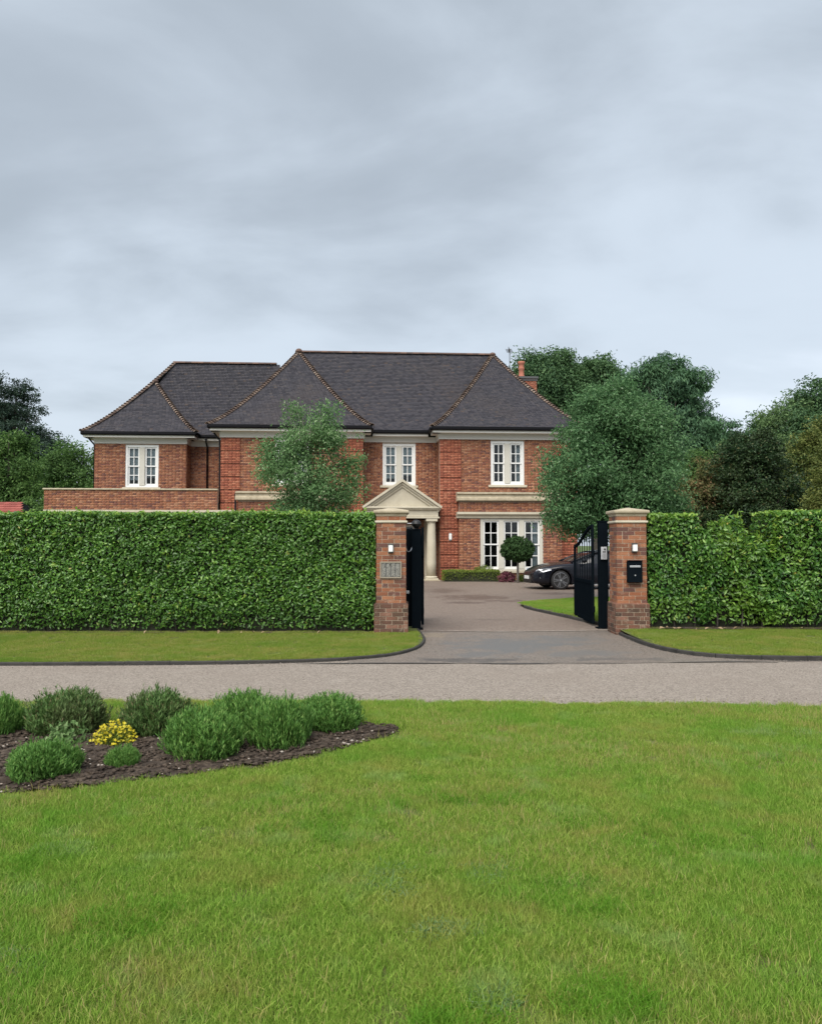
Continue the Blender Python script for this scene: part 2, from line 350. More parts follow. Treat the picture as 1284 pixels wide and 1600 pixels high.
M['verge_grass'] = grass_mat('verge_blade', [(0.0, (0.14, 0.205, 0.026)), (0.5, (0.21, 0.295, 0.042)), (0.85, (0.29, 0.36, 0.068)), (1.0, (0.42, 0.40, 0.15))],
                       (0.37, 0.32, 0.095), 0.6, (0.13, 0.255, 0.028), (0.28, 0.35, 0.11))
M['stalk'] = grass_mat('grass_stalk', [(0.0, (0.28, 0.265, 0.07)), (0.6, (0.38, 0.335, 0.12)), (1.0, (0.46, 0.39, 0.18))],
                       (0.38, 0.30, 0.12), 0.5, (0.26, 0.30, 0.08), (0.42, 0.38, 0.17))
M['lushgrass'] = leaf_mat('lush_grass', [(0, (0.095, 0.235, 0.016)), (0.6, (0.14, 0.31, 0.024)), (1, (0.20, 0.38, 0.045))], 0.35, gain=(1, 1, 1))
M['bluegrass'] = leaf_mat('blue_weed', [(0, (0.11, 0.21, 0.065)), (0.6, (0.17, 0.28, 0.10)), (1, (0.28, 0.37, 0.18))], 0.3, gain=(1, 1, 1))
M['palegrass'] = leaf_mat('pale_grass', [(0, (0.17, 0.29, 0.07)), (0.6, (0.25, 0.37, 0.11)), (1, (0.36, 0.45, 0.18))], 0.35, gain=(1, 1, 1))

# ================================================================== mesh helpers
class MB:
    def __init__(s): s.v, s.f = [], []
    def add(s, vs, fs):
        o = len(s.v); s.v += [tuple(p) for p in vs]; s.f += [tuple(i + o for i in f) for f in fs]; return s
    def box(s, x0, x1, y0, y1, z0, z1):
        return s.add([(x0, y0, z0), (x1, y0, z0), (x1, y1, z0), (x0, y1, z0), (x0, y0, z1), (x1, y0, z1), (x1, y1, z1), (x0, y1, z1)],
                     [(0, 3, 2, 1), (4, 5, 6, 7), (0, 1, 5, 4), (1, 2, 6, 5), (2, 3, 7, 6), (3, 0, 4, 7)])
    def squares(s, cx, cy, prof):
        """stack of square sections: prof = [(half width, z), ...]"""
        o = len(s.v)
        for h, z in prof:
            s.v += [(cx - h, cy - h, z), (cx + h, cy - h, z), (cx + h, cy + h, z), (cx - h, cy + h, z)]
        n = len(prof)
        s.f.append((o, o + 3, o + 2, o + 1))
        for i in range(n - 1):
            a, b = o + 4 * i, o + 4 * i + 4
            for k in range(4):
                k2 = (k + 1) % 4
                s.f.append((a + k, a + k2, b + k2, b + k))
        e = o + 4 * (n - 1); s.f.append((e, e + 1, e + 2, e + 3))
        return s
    def lathe(s, cx, cy, prof, n=16, axis='z'):
        o = len(s.v)
        for r, z in prof:
            for k in range(n):
                a = 2 * PI * k / n
                p = (r * math.cos(a), r * math.sin(a), z)
                if axis == 'y': p = (p[0], p[2], p[1])
                if axis == 'x': p = (p[2], p[0], p[1])
                s.v.append((cx[0] + p[0], cx[1] + p[1], cx[2] + p[2]) if isinstance(cx, tuple) else (cx + p[0], cy + p[1], p[2]))
        for i in range(len(prof) - 1):
            for k in range(n):
                k2 = (k + 1) % n
                s.f.append((o + i * n + k, o + i * n + k2, o + (i + 1) * n + k2, o + (i + 1) * n + k))
        s.f.append(tuple(o + k for k in reversed(range(n))))
        e = o + (len(prof) - 1) * n
        s.f.append(tuple(e + k for k in range(n)))
        return s
    def tube(s, pts, rad, n=6):
        o = len(s.v); pts = [Vector(p) for p in pts]
        rads = rad if isinstance(rad, (list, tuple)) else [rad] * len(pts)
        ref = None
        for i, p in enumerate(pts):
            d = (pts[min(i + 1, len(pts) - 1)] - pts[max(i - 1, 0)]).normalized()
            if ref is None:
                ref = Vector((1, 0, 0)) if abs(d.x) < 0.8 else Vector((0, 1, 0))
            a = d.cross(ref).normalized(); b = d.cross(a).normalized(); ref = -b if False else ref
            for k in range(n):
                t = 2 * PI * k / n
                s.v.append(tuple(p + (a * math.cos(t) + b * math.sin(t)) * rads[i]))
        for i in range(len(pts) - 1):
            for k in range(n):
                k2 = (k + 1) % n
                s.f.append((o + i * n + k, o + (i + 1) * n + k, o + (i + 1) * n + k2, o + i * n + k2))
        s.f.append(tuple(o + k for k in range(n)))
        e = o + (len(pts) - 1) * n; s.f.append(tuple(e + k for k in reversed(range(n))))
        return s
    def extrude(s, poly, axis, a0, a1):
        """closed 2-D outline extruded along axis ('x': poly is (y,z); 'y': poly is (x,z))"""
        o = len(s.v); n = len(poly)
        for a in (a0, a1):
            for p in poly:
                s.v.append((a, p[0], p[1]) if axis == 'x' else (p[0], a, p[1]) if axis == 'y' else (p[0], p[1], a))
        for k in range(n):
            k2 = (k + 1) % n
            s.f.append((o + k, o + k2, o + n + k2, o + n + k))
        tris = tessellate_polygon([[Vector((p[0], p[1], 0)) for p in poly]])
        for t in tris:
            s.f.append(tuple(o + i for i in t)); s.f.append(tuple(o + n + i for i in reversed(t)))
        return s
    def mesh(s, name):
        me = bpy.data.meshes.new(name); me.from_pydata(s.v, [], s.f); me.update()
        bm = bmesh.new(); bm.from_mesh(me); bmesh.ops.recalc_face_normals(bm, faces=bm.faces); bm.to_mesh(me); bm.free()
        return me
    def build(s, name, material, parent=None, smooth=False, bevel=0):
        return link(name, s.mesh(name), material, parent, smooth, bevel)

def link(name, me, material, parent=None, smooth=False, bevel=0):
    o = bpy.data.objects.new(name, me)
    if material is not None and not me.materials: me.materials.append(material)
    COL.objects.link(o)
    if parent is not None: o.parent = parent
    if smooth: me.polygons.foreach_set('use_smooth', [True] * len(me.polygons))
    if bevel:
        b = o.modifiers.new('bevel', 'BEVEL'); b.width = bevel; b.segments = 2; b.limit_method = 'ANGLE'
    return o

def npmesh(name, verts, faces):
    """verts Nx3, faces MxK numpy"""
    me = bpy.data.meshes.new(name)
    verts = np.asarray(verts, dtype=np.float32); faces = np.asarray(faces, dtype=np.int32)
    me.vertices.add(len(verts)); me.vertices.foreach_set('co', verts.ravel())
    k = faces.shape[1]
    me.loops.add(faces.size); me.loops.foreach_set('vertex_index', faces.ravel())
    me.polygons.add(len(faces)); me.polygons.foreach_set('loop_start', np.arange(0, faces.size, k, dtype=np.int32))
    me.update(calc_edges=True); me.validate()
    return me

def empty(name, loc=(0, 0, 0), rz=0, parent=None):
    o = bpy.data.objects.new(name, None); o.location = loc; o.rotation_euler = (0, 0, rz)
    o.empty_display_size = 0.1
    COL.objects.link(o)
    if parent is not None: o.parent = parent
    return o
def tag(o, label=None, cat=None, group=None, kind=None):
    if label: o['label'] = label
    if cat: o['category'] = cat
    if group: o['group'] = group
    if kind: o['kind'] = kind
    return o

def sheet(name, poly, z, material, kind='structure', zf=None):
    """flat polygon sheet"""
    me = bpy.data.meshes.new(name)
    tris = tessellate_polygon([[Vector((p[0], p[1], 0)) for p in poly]])
    me.from_pydata([(p[0], p[1], zf(p[0], p[1]) if zf else z) for p in poly], [], [tuple(t) for t in tris]); me.update()
    bm = bmesh.new(); bm.from_mesh(me)
    for f in bm.faces:
        if f.normal.z < 0: f.normal_flip()
    bm.to_mesh(me); bm.free()
    return tag(link(name, me, material), kind=kind)

def smooth_path(pts, n=6):
    """Catmull-Rom through 2-D/3-D points"""
    P = [np.array(p, float) for p in pts]; P = [2 * P[0] - P[1]] + P + [2 * P[-1] - P[-2]]
    out = []
    for i in range(1, len(P) - 2):
        for k in range(n):
            t = k / n
            out.append(0.5 * ((2 * P[i]) + (-P[i - 1] + P[i + 1]) * t + (2 * P[i - 1] - 5 * P[i] + 4 * P[i + 1] - P[i + 2]) * t * t + (-P[i - 1] + 3 * P[i] - 3 * P[i + 1] + P[i + 2]) * t ** 3))
    out.append(P[-2]); return [tuple(float(c) for c in p) for p in out]

# ================================================================== ground
sheet('ground', [(-400, -60), (400, -60), (400, 700), (-400, 700)], -0.03, M['field'])

# verge edges (kerb lines), world metres
left_kerb = smooth_path([(-30, 10.6), (-14, 10.9), (-8, 11.0), (-4, 11.05), (-1.8, 11.25), (-0.55, 11.7), (0.02, 12.5), (0.22, 13.6), (0.19, 14.7), (0.12, 15.55)], 6)
right_kerb = smooth_path([(3.93, 15.9), (3.86, 14.9), (3.84, 13.9), (3.9, 12.9), (4.12, 12.15), (4.6, 11.7), (5.4, 11.5), (7, 11.42), (12, 11.3), (30, 11.0)], 6)

near_edge = smooth_path([(-30, 7.2), (-14, 8.1), (-7, 8.42), (-2, 8.46), (1, 8.36), (4, 8.22), (8, 8.0), (14, 7.5), (30, 6.0)], 6)
road_poly = near_edge + [(30, 11.6), (12, 11.8), (3.9, 11.9), (3.0, 11.24), (1.2, 11.2), (-0.2, 11.2), (-1, 11.6), (-8, 11.6), (-30, 11.4)]
sheet('road', road_poly, 0.0, M['road'])
sheet('driveway', [(-0.9, 11.18), (5.2, 11.28), (5.2, 16.6), (-0.9, 16.6)], 0.005, M['apron'])
sheet('forecourt', [(-0.9, 15.35), (1.6, 15.15), (5.2, 15.45), (14, 17), (16, 40), (-12, 40), (-12, 17.5), (-0.9, 17.5)], 0.009, M['drive'])
# worn joint between road and apron, wet patches lying on the drive
joint = smooth_path([(-1.6, 11.16), (0, 11.20), (1.5, 11.16), (3, 11.19), (4.6, 11.36), (5.8, 11.38)], 5)
M['joint'] = mat('joint_tar', (0.035, 0.032, 0.03), 0.6, noise=(9, 0.2, (0.09, 0.08, 0.07)))
rngj = random.Random(4)
for ja, jb, jw in ((0, 7, 0.055), (8, 12, 0.045), (12, 16, 0.02), (17, 22, 0.035), (22, 25, 0.02)):
    seg = joint[ja:jb + 1]
    prof = [math.sin(PI * k / (len(seg) - 1)) ** 0.5 if 0 < k < len(seg) - 1 else 0.15 for k in range(len(seg))]
    sheet('joint_strip', [(x, y - jw * p * rngj.uniform(0.6, 1.2)) for (x, y), p in zip(seg, prof)] + [(x, y + jw * p * rngj.uniform(0.6, 1.2)) for (x, y), p in reversed(list(zip(seg, prof)))], 0.010, M['joint'])
sheet('apron_seam', [(x, y - 0.02 - 0.02 * rngj.random()) for x, y in smooth_path([(0.3, 15.42), (1.6, 15.2), (3, 15.32), (3.9, 15.5)], 6)] +
      [(x, y + 0.02 + 0.02 * rngj.random()) for x, y in reversed(smooth_path([(0.3, 15.42), (1.6, 15.2), (3, 15.32), (3.9, 15.5)], 6))], 0.014, M['chip'])
def blob_poly(cx, cy, rx, ry, seed, n=36, amp=0.35):
    r = random.Random(seed); ph = [r.random() * 6.28 for _ in range(6)]
    return [(cx + rx * math.cos(a) * (1 + amp * sum(math.sin((k + 2) * a + ph[k]) / (k + 2) for k in range(5))),
             cy + ry * math.sin(a) * (1 + amp * sum(math.sin((k + 2) * a + ph[k]) / (k + 2) for k in range(5)))) for a in [2 * PI * i / n for i in range(n)]]
# verges
VR = lambda x, y: 0.056 + 0.05 * max(0.0, min(1.0, (y - 12.0) / 2.8))
left_verge = [p for p in left_kerb] + [(-0.05, 16.5), (-30, 16.5)]
sheet('verge_left', left_verge, 0.036, M['turf'])
right_verge = right_kerb + [(30, 16.8), (3.98, 16.8)]
sheet('verge_right', right_verge, 0.09, M['turf'], zf=VR)
# lawn island inside the gate
isl = smooth_path([(3.95, 15.95), (3.78, 16.8), (3.4, 18.6), (3.05, 20.2), (2.93, 21.3)], 6) + smooth_path([(3.0, 21.9), (3.5, 22.5), (4.6, 23.4), (6.2, 24.4), (9, 25.4)], 5) + [(9.5, 16.9), (4.0, 16.9)]
sheet('lawn_island', isl, 0.07, M['turf'])

def kerb(name, path, z1, w, seg=0.62, z0=-0.02):
    """row of kerb stones along a path (each stone a child)"""
    root = empty(name, (0, 0, 0)); tag(root, kind='structure')
    P = [Vector((p[0], p[1], 0)) for p in path]
    # resample by length
    L = [0.0]
    for i in range(1, len(P)): L.append(L[-1] + (P[i] - P[i - 1]).length)
    def at(s):
        s = max(0, min(L[-1], s))
        for i in range(1, len(L)):
            if s <= L[i]:
                return P[i - 1].lerp(P[i], (s - L[i - 1]) / max(1e-6, L[i] - L[i - 1]))
        return P[-1]
    n = int(L[-1] / seg); rr = random.Random(len(path))
    for i in range(n):
        a, b = at(i * seg + 0.002), at((i + 1) * seg - 0.002)
        if a.x < -9 and b.x < -9 or a.x > 11: continue
        mid = at((i + 0.5) * seg)
        mb = MB(); dz = rr.uniform(-0.006, 0.006); oo = []
        for p, q in ((a, mid), (mid, b)):
            pass
        pts = [a, mid, b]; ring = []
        for k, p in enumerate(pts):
            d = (pts[min(k + 1, 2)] - pts[max(k - 1, 0)]).normalized(); nn = Vector((-d.y, d.x, 0))
            for off, z in ((-w / 2, z0), (-w / 2, z1 + dz - 0.012), (-w / 2 + 0.012, z1 + dz), (w / 2 - 0.012, z1 + dz), (w / 2, z1 + dz - 0.012), (w / 2, z0)):
                q = p + nn * off; ring.append((q.x, q.y, z))
        fs = []
        for k in range(2):
            for j in range(6):
                j2 = (j + 1) % 6
                fs.append((k * 6 + j, k * 6 + j2, k * 6 + 6 + j2, k * 6 + 6 + j))
        fs += [tuple(range(6)), tuple(reversed(range(12, 18)))]
        mb.add(ring, fs); mb.build('kerb_stone', M['kerb'], root)
    return root
kerb('kerb_left', left_kerb, 0.05, 0.045)
kerb('kerb_right', right_kerb, 0.068, 0.045)
kerb('kerb_island', isl[:24], 0.075, 0.055)

# planting bed cut in the foreground lawn
bed = smooth_path([(-8.5, 4.2), (-5.5, 4.75), (-2.74, 5.28), (-2.18, 5.46), (-1.6, 5.72), (-0.95, 6.08), (-0.44, 6.55), (-0.12, 6.98), (-0.2, 7.3), (-0.75, 7.45), (-1.7, 7.4), (-3, 7.3), (-5.5, 7.1), (-8.5, 6.8)], 5)
lawn_poly = [(-30, -40), (30, -40)] + list(reversed(near_edge))
sheet('lawn', lawn_poly, 0.012, M['turf'])
# the soil: a slightly domed sheet
def soil_sheet():
    xs = np.arange(-8.4, 0.1, 0.07); ys = np.arange(4.1, 7.6, 0.07)
    rng = np.random.default_rng(2)
    poly = np.array(bed)
    verts, idx, faces = [], {}, []
    for i, x in enumerate(xs):
        for j, y in enumerate(ys):
            if inside(poly, np.array([x]), np.array([y]))[0]:
                idx[i, j] = len(verts); verts.append((x, y, 0.024 + rng.uniform(-0.006, 0.026)))
    for (i, j) in list(idx):
        if (i + 1, j) in idx and (i, j + 1) in idx and (i + 1, j + 1) in idx:
            faces.append((idx[i, j], idx[i + 1, j], idx[i + 1, j + 1], idx[i, j + 1]))
    me = bpy.data.meshes.new('planting_bed'); me.from_pydata(verts, [], faces)
    return tag(link('planting_bed', me, M['soil'], smooth=True), kind='structure')
def inside(poly, X, Y):
    c = np.zeros(len(X), bool); n = len(poly); j = n - 1
    for i in range(n):
        xi, yi, xj, yj = poly[i][0], poly[i][1], poly[j][0], poly[j][1]
        cond = ((yi > Y) != (yj > Y)) & (X < (xj - xi) * (Y - yi) / (yj - yi + 1e-12) + xi)
        c ^= cond; j = i
    return c
sheet('bed_edge', bed, 0.018, M['soil'])
soil_sheet()

# ================================================================== house
TH = R(3.7)
house = tag(empty('house', (-0.525, 38.2, 0), TH), 'large red brick house with hipped tiled roofs and stone pediment porch', 'house')
EZ = 7.1          # eaves height
BR_L, BR_H, BR_J = 0.215, 0.065, 0.010

def wall(name, p0, p1, z0, z1, openings=(), bmat='brick', proud=0.012, depth=0.25, rustic=False, bricks_from=None):
    """brick wall between plan points p0->p1 (outward normal to the right of p0->p1 = towards -v when going +u)"""
    p0, p1 = np.array(p0, float), np.array(p1, float)
    d = p1 - p0; L = np.linalg.norm(d); d /= L; nrm = np.array([d[1], -d[0]])
    def P(s, off, z): q = p0 + d * s + nrm * off; return (q[0], q[1], z)
    mb = MB()
    def slab(s0, s1, a, b):
        if s1 - s0 < 1e-4 or b - a < 1e-4: return
        mb.add([P(s0, 0, a), P(s1, 0, a), P(s1, -depth, a), P(s0, -depth, a), P(s0, 0, b), P(s1, 0, b), P(s1, -depth, b), P(s0, -depth, b)],
               [(0, 1, 2, 3), (4, 7, 6, 5), (0, 4, 5, 1), (1, 5, 6, 2), (2, 6, 7, 3), (3, 7, 4, 0)])
    # columns between opening edges
    cuts = sorted({0.0, L} | {c for o in openings for c in (o[0], o[1])})
    for a, b in zip(cuts[:-1], cuts[1:]):
        mid = (a + b) / 2; z = z0
        for o in sorted([o for o in openings if o[0] < mid < o[1]], key=lambda o: o[2]):
            slab(a, b, z, o[2]); z = o[3]
        slab(a, b, z, z1)
    w = mb.build(name, M['mortar'], house)
    # bricks
    V, F = [], []; c = 0
    zb = bricks_from if bricks_from is not None else z0
    n0 = int(math.ceil((zb - z0) / 0.075)) if zb > z0 else 0
    rr = random.Random(int(L * 1000) + int(z1 * 100))
    for k in range(n0, int((z1 - z0) / 0.075 + 0.3)):
        a = z0 + k * 0.075 + 0.005; b = min(a + BR_H, z1)
        if b - a < 0.02: continue
        # Flemish bond: stretcher, header
        s = -(0.1625 if k % 2 else 0.0); hd = 0; segs = []
        while s < L:
            l = BR_L if hd == 0 else 0.1025
            segs.append((max(s, 0), min(s + l, L))); s += l + BR_J; hd ^= 1
        pr = proud
        if rustic: pr = proud + (0.0 if k % 8 == 7 else 0.035)
        for (s0, s1) in segs:
            parts = [(s0, s1)]
            for o in openings:
                if o[2] < b - 0.01 and o[3] > a + 0.01:
                    nxt = []
                    for q0, q1 in parts:
                        if o[1] <= q0 or o[0] >= q1: nxt.append((q0, q1))
                        else:
                            if o[0] - q0 > 0.02: nxt.append((q0, o[0]))
                            if q1 - o[1] > 0.02: nxt.append((o[1], q1))
                    parts = nxt
            for q0, q1 in parts:
                if q1 - q0 < 0.02: continue
                e = pr + rr.uniform(-0.003, 0.003)
                V += [P(q0, -0.02, a), P(q1, -0.02, a), P(q1, -0.02, b), P(q0, -0.02, b), P(q0, e, a), P(q1, e, a), P(q1, e, b), P(q0, e, b)]
                F += [(c + 4, c + 5, c + 6, c + 7), (c, c + 1, c + 5, c + 4), (c + 1, c + 2, c + 6, c + 5), (c + 2, c + 3, c + 7, c + 6), (c + 3, c, c + 4, c + 7)]
                c += 8
    if V:
        tag(link('bricks', npmesh('bricks', V, F), M[bmat], w), kind='stuff')
    return w

def sash_window(uc, v, z0, z1, n_sash, sash_w, mull_w, jamb_w=0.16, look='dark', sill=True, stone_jamb=False, rows=4):
    """stone mullioned sash window, front plane at v (faces -v)"""
    total = n_sash * sash_w + (n_sash - 1) * mull_w + 2 * jamb_w
    u0 = uc - total / 2; u1 = uc + total / 2
    fr = MB()
    # outer frame
    fr.box(u0, u0 + jamb_w, v - 0.03, v + 0.14, z0, z1); fr.box(u1 - jamb_w, u1, v - 0.03, v + 0.14, z0, z1)
    fr.box(u0 + jamb_w, u1 - jamb_w, v - 0.028, v + 0.14, z1 - 0.12, z1); fr.box(u0 + jamb_w, u1 - jamb_w, v - 0.028, v + 0.14, z0, z0 + 0.08)
    win = fr.build('window', M['mull'] if stone_jamb else M['white'], house, bevel=0.008)
    for k in range(n_sash):
        a = u0 + jamb_w + k * (sash_w + mull_w); b = a + sash_w
        if k < n_sash - 1:
            MB().box(b, b + mull_w, v - 0.05, v + 0.13, z0 + 0.078, z1 - 0.118).build('mullion', M['mull'], win, bevel=0.015)
        zm = (z0 + z1) / 2; st = 0.075
        za, zb = z0 + 0.08, z1 - 0.12
        sb = MB()
        for (q0, q1, dv) in ((zm - 0.03, zb, 0.02), (za, zm + 0.03, 0.055)):
            sb.box(a, a + st, v + dv, v + dv + 0.05, q0, q1); sb.box(b - st, b, v + dv, v + dv + 0.05, q0, q1)
            sb.box(a + st, b - st, v + dv + 0.002, v + dv + 0.048, q1 - 0.06, q1); sb.box(a + st, b - st, v + dv + 0.002, v + dv + 0.048, q0, q0 + (0.06 if q0 > za else 0.10))
            mid = (a + b) / 2
            sb.box(mid - 0.018, mid + 0.018, v + dv + 0.005, v + dv + 0.045, q0 + 0.05, q1 - 0.05)
            hm = (q0 + q1) / 2 + (0.02 if q0 == za else 0)
            sb.box(a + st - 0.005, b - st + 0.005, v + dv + 0.008, v + dv + 0.042, hm - 0.018, hm + 0.018)
            lo = q0 + (0.06 if q0 > za else 0.10)
            for (pa, pb) in ((a + st, mid - 0.018), (mid + 0.018, b - st)):
                for (pz0, pz1) in ((lo, hm - 0.018), (hm + 0.018, q1 - 0.06)):
                    MB().box(pa - 0.004, pb + 0.004, v + dv + 0.022, v + dv + 0.027, pz0 - 0.004, pz1 + 0.004).build('pane', M['glass'], win)
        sb.build('sash', M['white'], win)
        # room behind, curtains
        def drape(c0, c1, dv, zt, zbm):
            n = 26; vs, fs = [], []
            for i in range(n + 1):
                x = c0 + (c1 - c0) * i / n; y = v + dv + 0.03 * math.sin(i * 1.9) + 0.012 * math.sin(i * 4.1)
                vs += [(x, y, zbm), (x, y, zt)]
            for i in range(n): fs.append((2 * i, 2 * i + 2, 2 * i + 3, 2 * i + 1))
            MB().add(vs, fs).build('curtain', M['curtain'], win, smooth=True)
        if look == 'net': drape(a + 0.03, b - 0.03, 0.16, zb, za + (0.28 if k % 2 == 0 else 0.42))
        elif look == 'side' and k == n_sash - 1: drape(a + 0.48 * sash_w, b, 0.22, zb, za)
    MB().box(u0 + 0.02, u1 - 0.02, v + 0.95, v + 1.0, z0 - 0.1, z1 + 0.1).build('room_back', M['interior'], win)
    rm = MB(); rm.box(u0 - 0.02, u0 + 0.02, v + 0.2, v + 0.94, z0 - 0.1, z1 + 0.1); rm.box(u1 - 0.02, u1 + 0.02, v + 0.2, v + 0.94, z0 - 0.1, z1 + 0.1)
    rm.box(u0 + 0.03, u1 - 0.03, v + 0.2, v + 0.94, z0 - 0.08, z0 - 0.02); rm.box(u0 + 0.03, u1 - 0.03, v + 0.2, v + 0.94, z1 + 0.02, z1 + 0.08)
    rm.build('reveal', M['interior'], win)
    if sill:
        MB().box(u0 - 0.12, u1 + 0.12, v - 0.14, v + 0.1, z0 - 0.11, z0 - 0.002).build('sill', M['stone'], win, bevel=0.012)
    return u0, u1

UPZ0, UPZ1 = 4.46, 6.55
WINW = 1.6
def opening(uc, w, z0, z1, ustart): return (uc - w / 2 - ustart, uc + w / 2 - ustart, z0, z1)
WT = 6.60      # top of brick (underside of frieze)
# ---- walls (u, v)
wall('wall', (-14.86, 1.3), (-10.47, 1.3), 3.2, WT + 0.05, [opening(-12.6, WINW, UPZ0, UPZ1, -14.86)])
wall('wall', (-10.47, 1.3), (-10.47, 2.3), 3.2, WT + 0.05)
wall('wall', (-10.47, 2.3), (-8.3, 2.3), 3.2, WT + 0.05)
wall('wall', (-14.86, 9.0), (-14.86, 1.3), 3.2, WT + 0.05)
wall('wall', (-8.3, 9.0), (-8.3, -1.3), 0, WT)
wall('wall', (-7.5, -1.3), (-2.75, -1.3), 0, WT, [opening(-5.06, WINW, UPZ0, UPZ1, -7.5), opening(-5.06, 2.95, 0.4, 2.9, -7.5)])
wall('wall', (-1.82, -1.3), (-1.82, 0.0), 0, WT)
wall('wall', (-1.82, 0), (1.82, 0), 0, WT, [opening(-0.05, WINW, UPZ0 + 0.05, UPZ1, -1.82), opening(0, 1.5, 0, 2.6, -1.82)])
wall('wall', (1.82, 0.0), (1.82, -1.3), 0, WT)
wall('wall', (2.75, -1.3), (7.35, -1.3), 0, WT, [opening(5.0, WINW, UPZ0, UPZ1, 2.75), opening(5.1, 2.95, 0.4, 2.9, 2.75)])
wall('wall', (8.28, -1.3), (8.28, 9.0), 0, WT)
# rusticated corner strips
for a, b in ((-8.33, -7.45), (-2.8, -1.79), (1.79, 2.8), (7.3, 8.31)):
    wall('quoin', (a, -1.33), (b, -1.33), 0, WT, bmat='brick_red', rustic=True)
# ground-floor bays with stone cornices
for sgn, uc in ((-1, -5.06), (1, 5.06)):
    a, b = uc - 2.4, uc + 2.4
    off = 5.1 if sgn > 0 else -5.06
    wall('bay_wall', (a, -1.72), (b, -1.72), 0, 2.88, [opening(off, 2.95, 0.45, 2.88, a)], depth=0.3)
    wall('bay_wall', (a, -1.40), (a, -1.72), 0, 2.88); wall('bay_wall', (b, -1.72), (b, -1.40), 0, 2.88)
    wall('bay_wall', (a, -1.74), (b, -1.74), 3.17, 3.66, depth=0.3)
    MB().extrude([(-1.45, 2.885), (-1.78, 2.885), (-1.80, 2.97), (-1.86, 3.02), (-1.92, 3.06), (-1.92, 3.165), (-1.45, 3.165)], 'x', a - 0.12, b + 0.12).build('bay_cornice', M['stone'], house)
    MB().extrude([(-1.45, 3.67), (-1.80, 3.67), (-1.92, 3.70), (-1.92, 3.80), (-1.84, 3.84), (-1.82, 3.96), (-1.90, 4.0), (-1.90, 4.06), (-1.35, 4.12), (-1.35, 3.9)], 'x', a - 0.12, b + 0.12).build('bay_coping', M['stone_old'], house)

sash_window(-12.6, 1.36, UPZ0, UPZ1, 2, 0.56, 0.26, 0.11, look='net', sill=True)
sash_window(-5.06, -1.24, UPZ0, UPZ1, 2, 0.56, 0.26, 0.11, look='net')
sash_window(-0.05, 0.06, UPZ0 + 0.05, UPZ1, 2, 0.56, 0.26, 0.11, look='net')
sash_window(5.0, -1.24, UPZ0, UPZ1, 2, 0.56, 0.26, 0.11, look='side')
for off in (-5.06, 5.1):
    sash_window(off, -1.66, 0.45, 2.88, 3, 0.72, 0.24, 0.155, look='side', stone_jamb=True)

# ---- frieze, soffit, gutters
def eave_run(p0, p1, nrm, over=0.5, zt=EZ, e0=0.0, e1=0.0):
    """stone frieze band on the wall, timber soffit box and black gutter along the eave; p0->p1 wall line, e0/e1 extra length of the eave"""
    p0, p1, nrm = Vector((*p0, 0)), Vector((*p1, 0)), Vector((*nrm, 0)); d = (p1 - p0).normalized()
    def bar(name, o0, o1, z0, z1, m, x0, x1, lip=None):
        a = p0 - d * x0; b = p1 + d * x1
        mb = MB()
        q = [a + nrm * o0, b + nrm * o0, b + nrm * o1, a + nrm * o1]
        mb.add([(p.x, p.y, z0) for p in q] + [(p.x, p.y, z1) for p in q], [(0, 3, 2, 1), (4, 5, 6, 7), (0, 1, 5, 4), (1, 2, 6, 5), (2, 3, 7, 6), (3, 0, 4, 7)])
        mb.build(name, m, house)
    bar('frieze', -0.06, 0.055, WT, WT + 0.20, M['fascia'], 0.055, 0.055)
    bar('frieze', -0.05, 0.10, WT + 0.20, WT + 0.26, M['fascia'], 0.10, 0.10)
    bar('soffit', 0.0, over - 0.06, WT + 0.26, WT + 0.33, M['fascia'], e0 - 0.06, e1 - 0.06)
    bar('fascia_board', over - 0.10, over - 0.062, WT + 0.33, zt - 0.04, M['fascia'], e0 - 0.07, e1 - 0.07)
    a = p0 - d * e0; b = p1 + d * e1
    c = nrm * (over + 0.0)
    mb = MB(); prof = [(-0.06, 0.02), (-0.06, -0.10), (-0.03, -0.125), (0.02, -0.14), (0.07, -0.125), (0.095, -0.08), (0.1, 0.03), (0.085, 0.03), (0.08, -0.07), (0.0, -0.11), (-0.045, -0.07), (-0.045, 0.0)]
    vs, n = [], len(prof)
    for p in (a, b):
        for o, z in prof:
            q = p + nrm * (over + o - 0.03); vs.append((q.x, q.y, zt + 0.0 + z))
    fs = [(k, (k + 1) % n, n + (k + 1) % n, n + k) for k in range(n)]
    mb.add(vs, fs); mb.build('gutter', M['gutter'], house)
F_ = (0, -1)
eave_run((-14.86, 1.3), (-10.47, 1.3), F_, e0=0.5, e1=0.55)
eave_run((-10.42, 2.3), (-8.32, 2.3), F_, e0=-0.12, e1=-0.06)
eave_run((-14.86, 8.9), (-14.86, 1.42), (-1, 0), e0=0.4, e1=0.55)
eave_run((-10.47, 1.42), (-10.47, 2.24), (1, 0), e0=0.55, e1=-0.46)
eave_run((-8.33, -1.34), (-1.79, -1.34), F_, e0=0.5, e1=0.42)
eave_run((-8.33, 8.9), (-8.33, -1.22), (-1, 0), e0=0.4, e1=0.55)
eave_run((-1.79, -1.22), (-1.79, -0.12), (1, 0), over=0.42, e0=0.55, e1=-0.42)
eave_run((-1.72, 0.0), (1.72, 0.0), F_, e0=-0.33, e1=-0.33)
eave_run((1.79, -0.12), (1.79, -1.22), (-1, 0), over=0.42, e0=-0.42, e1=0.55)
eave_run((1.79, -1.34), (8.31, -1.34), F_, e0=0.42, e1=0.5)
eave_run((8.31, -1.22), (8.31, 8.9), (1, 0), e0=0.55, e1=0.4)

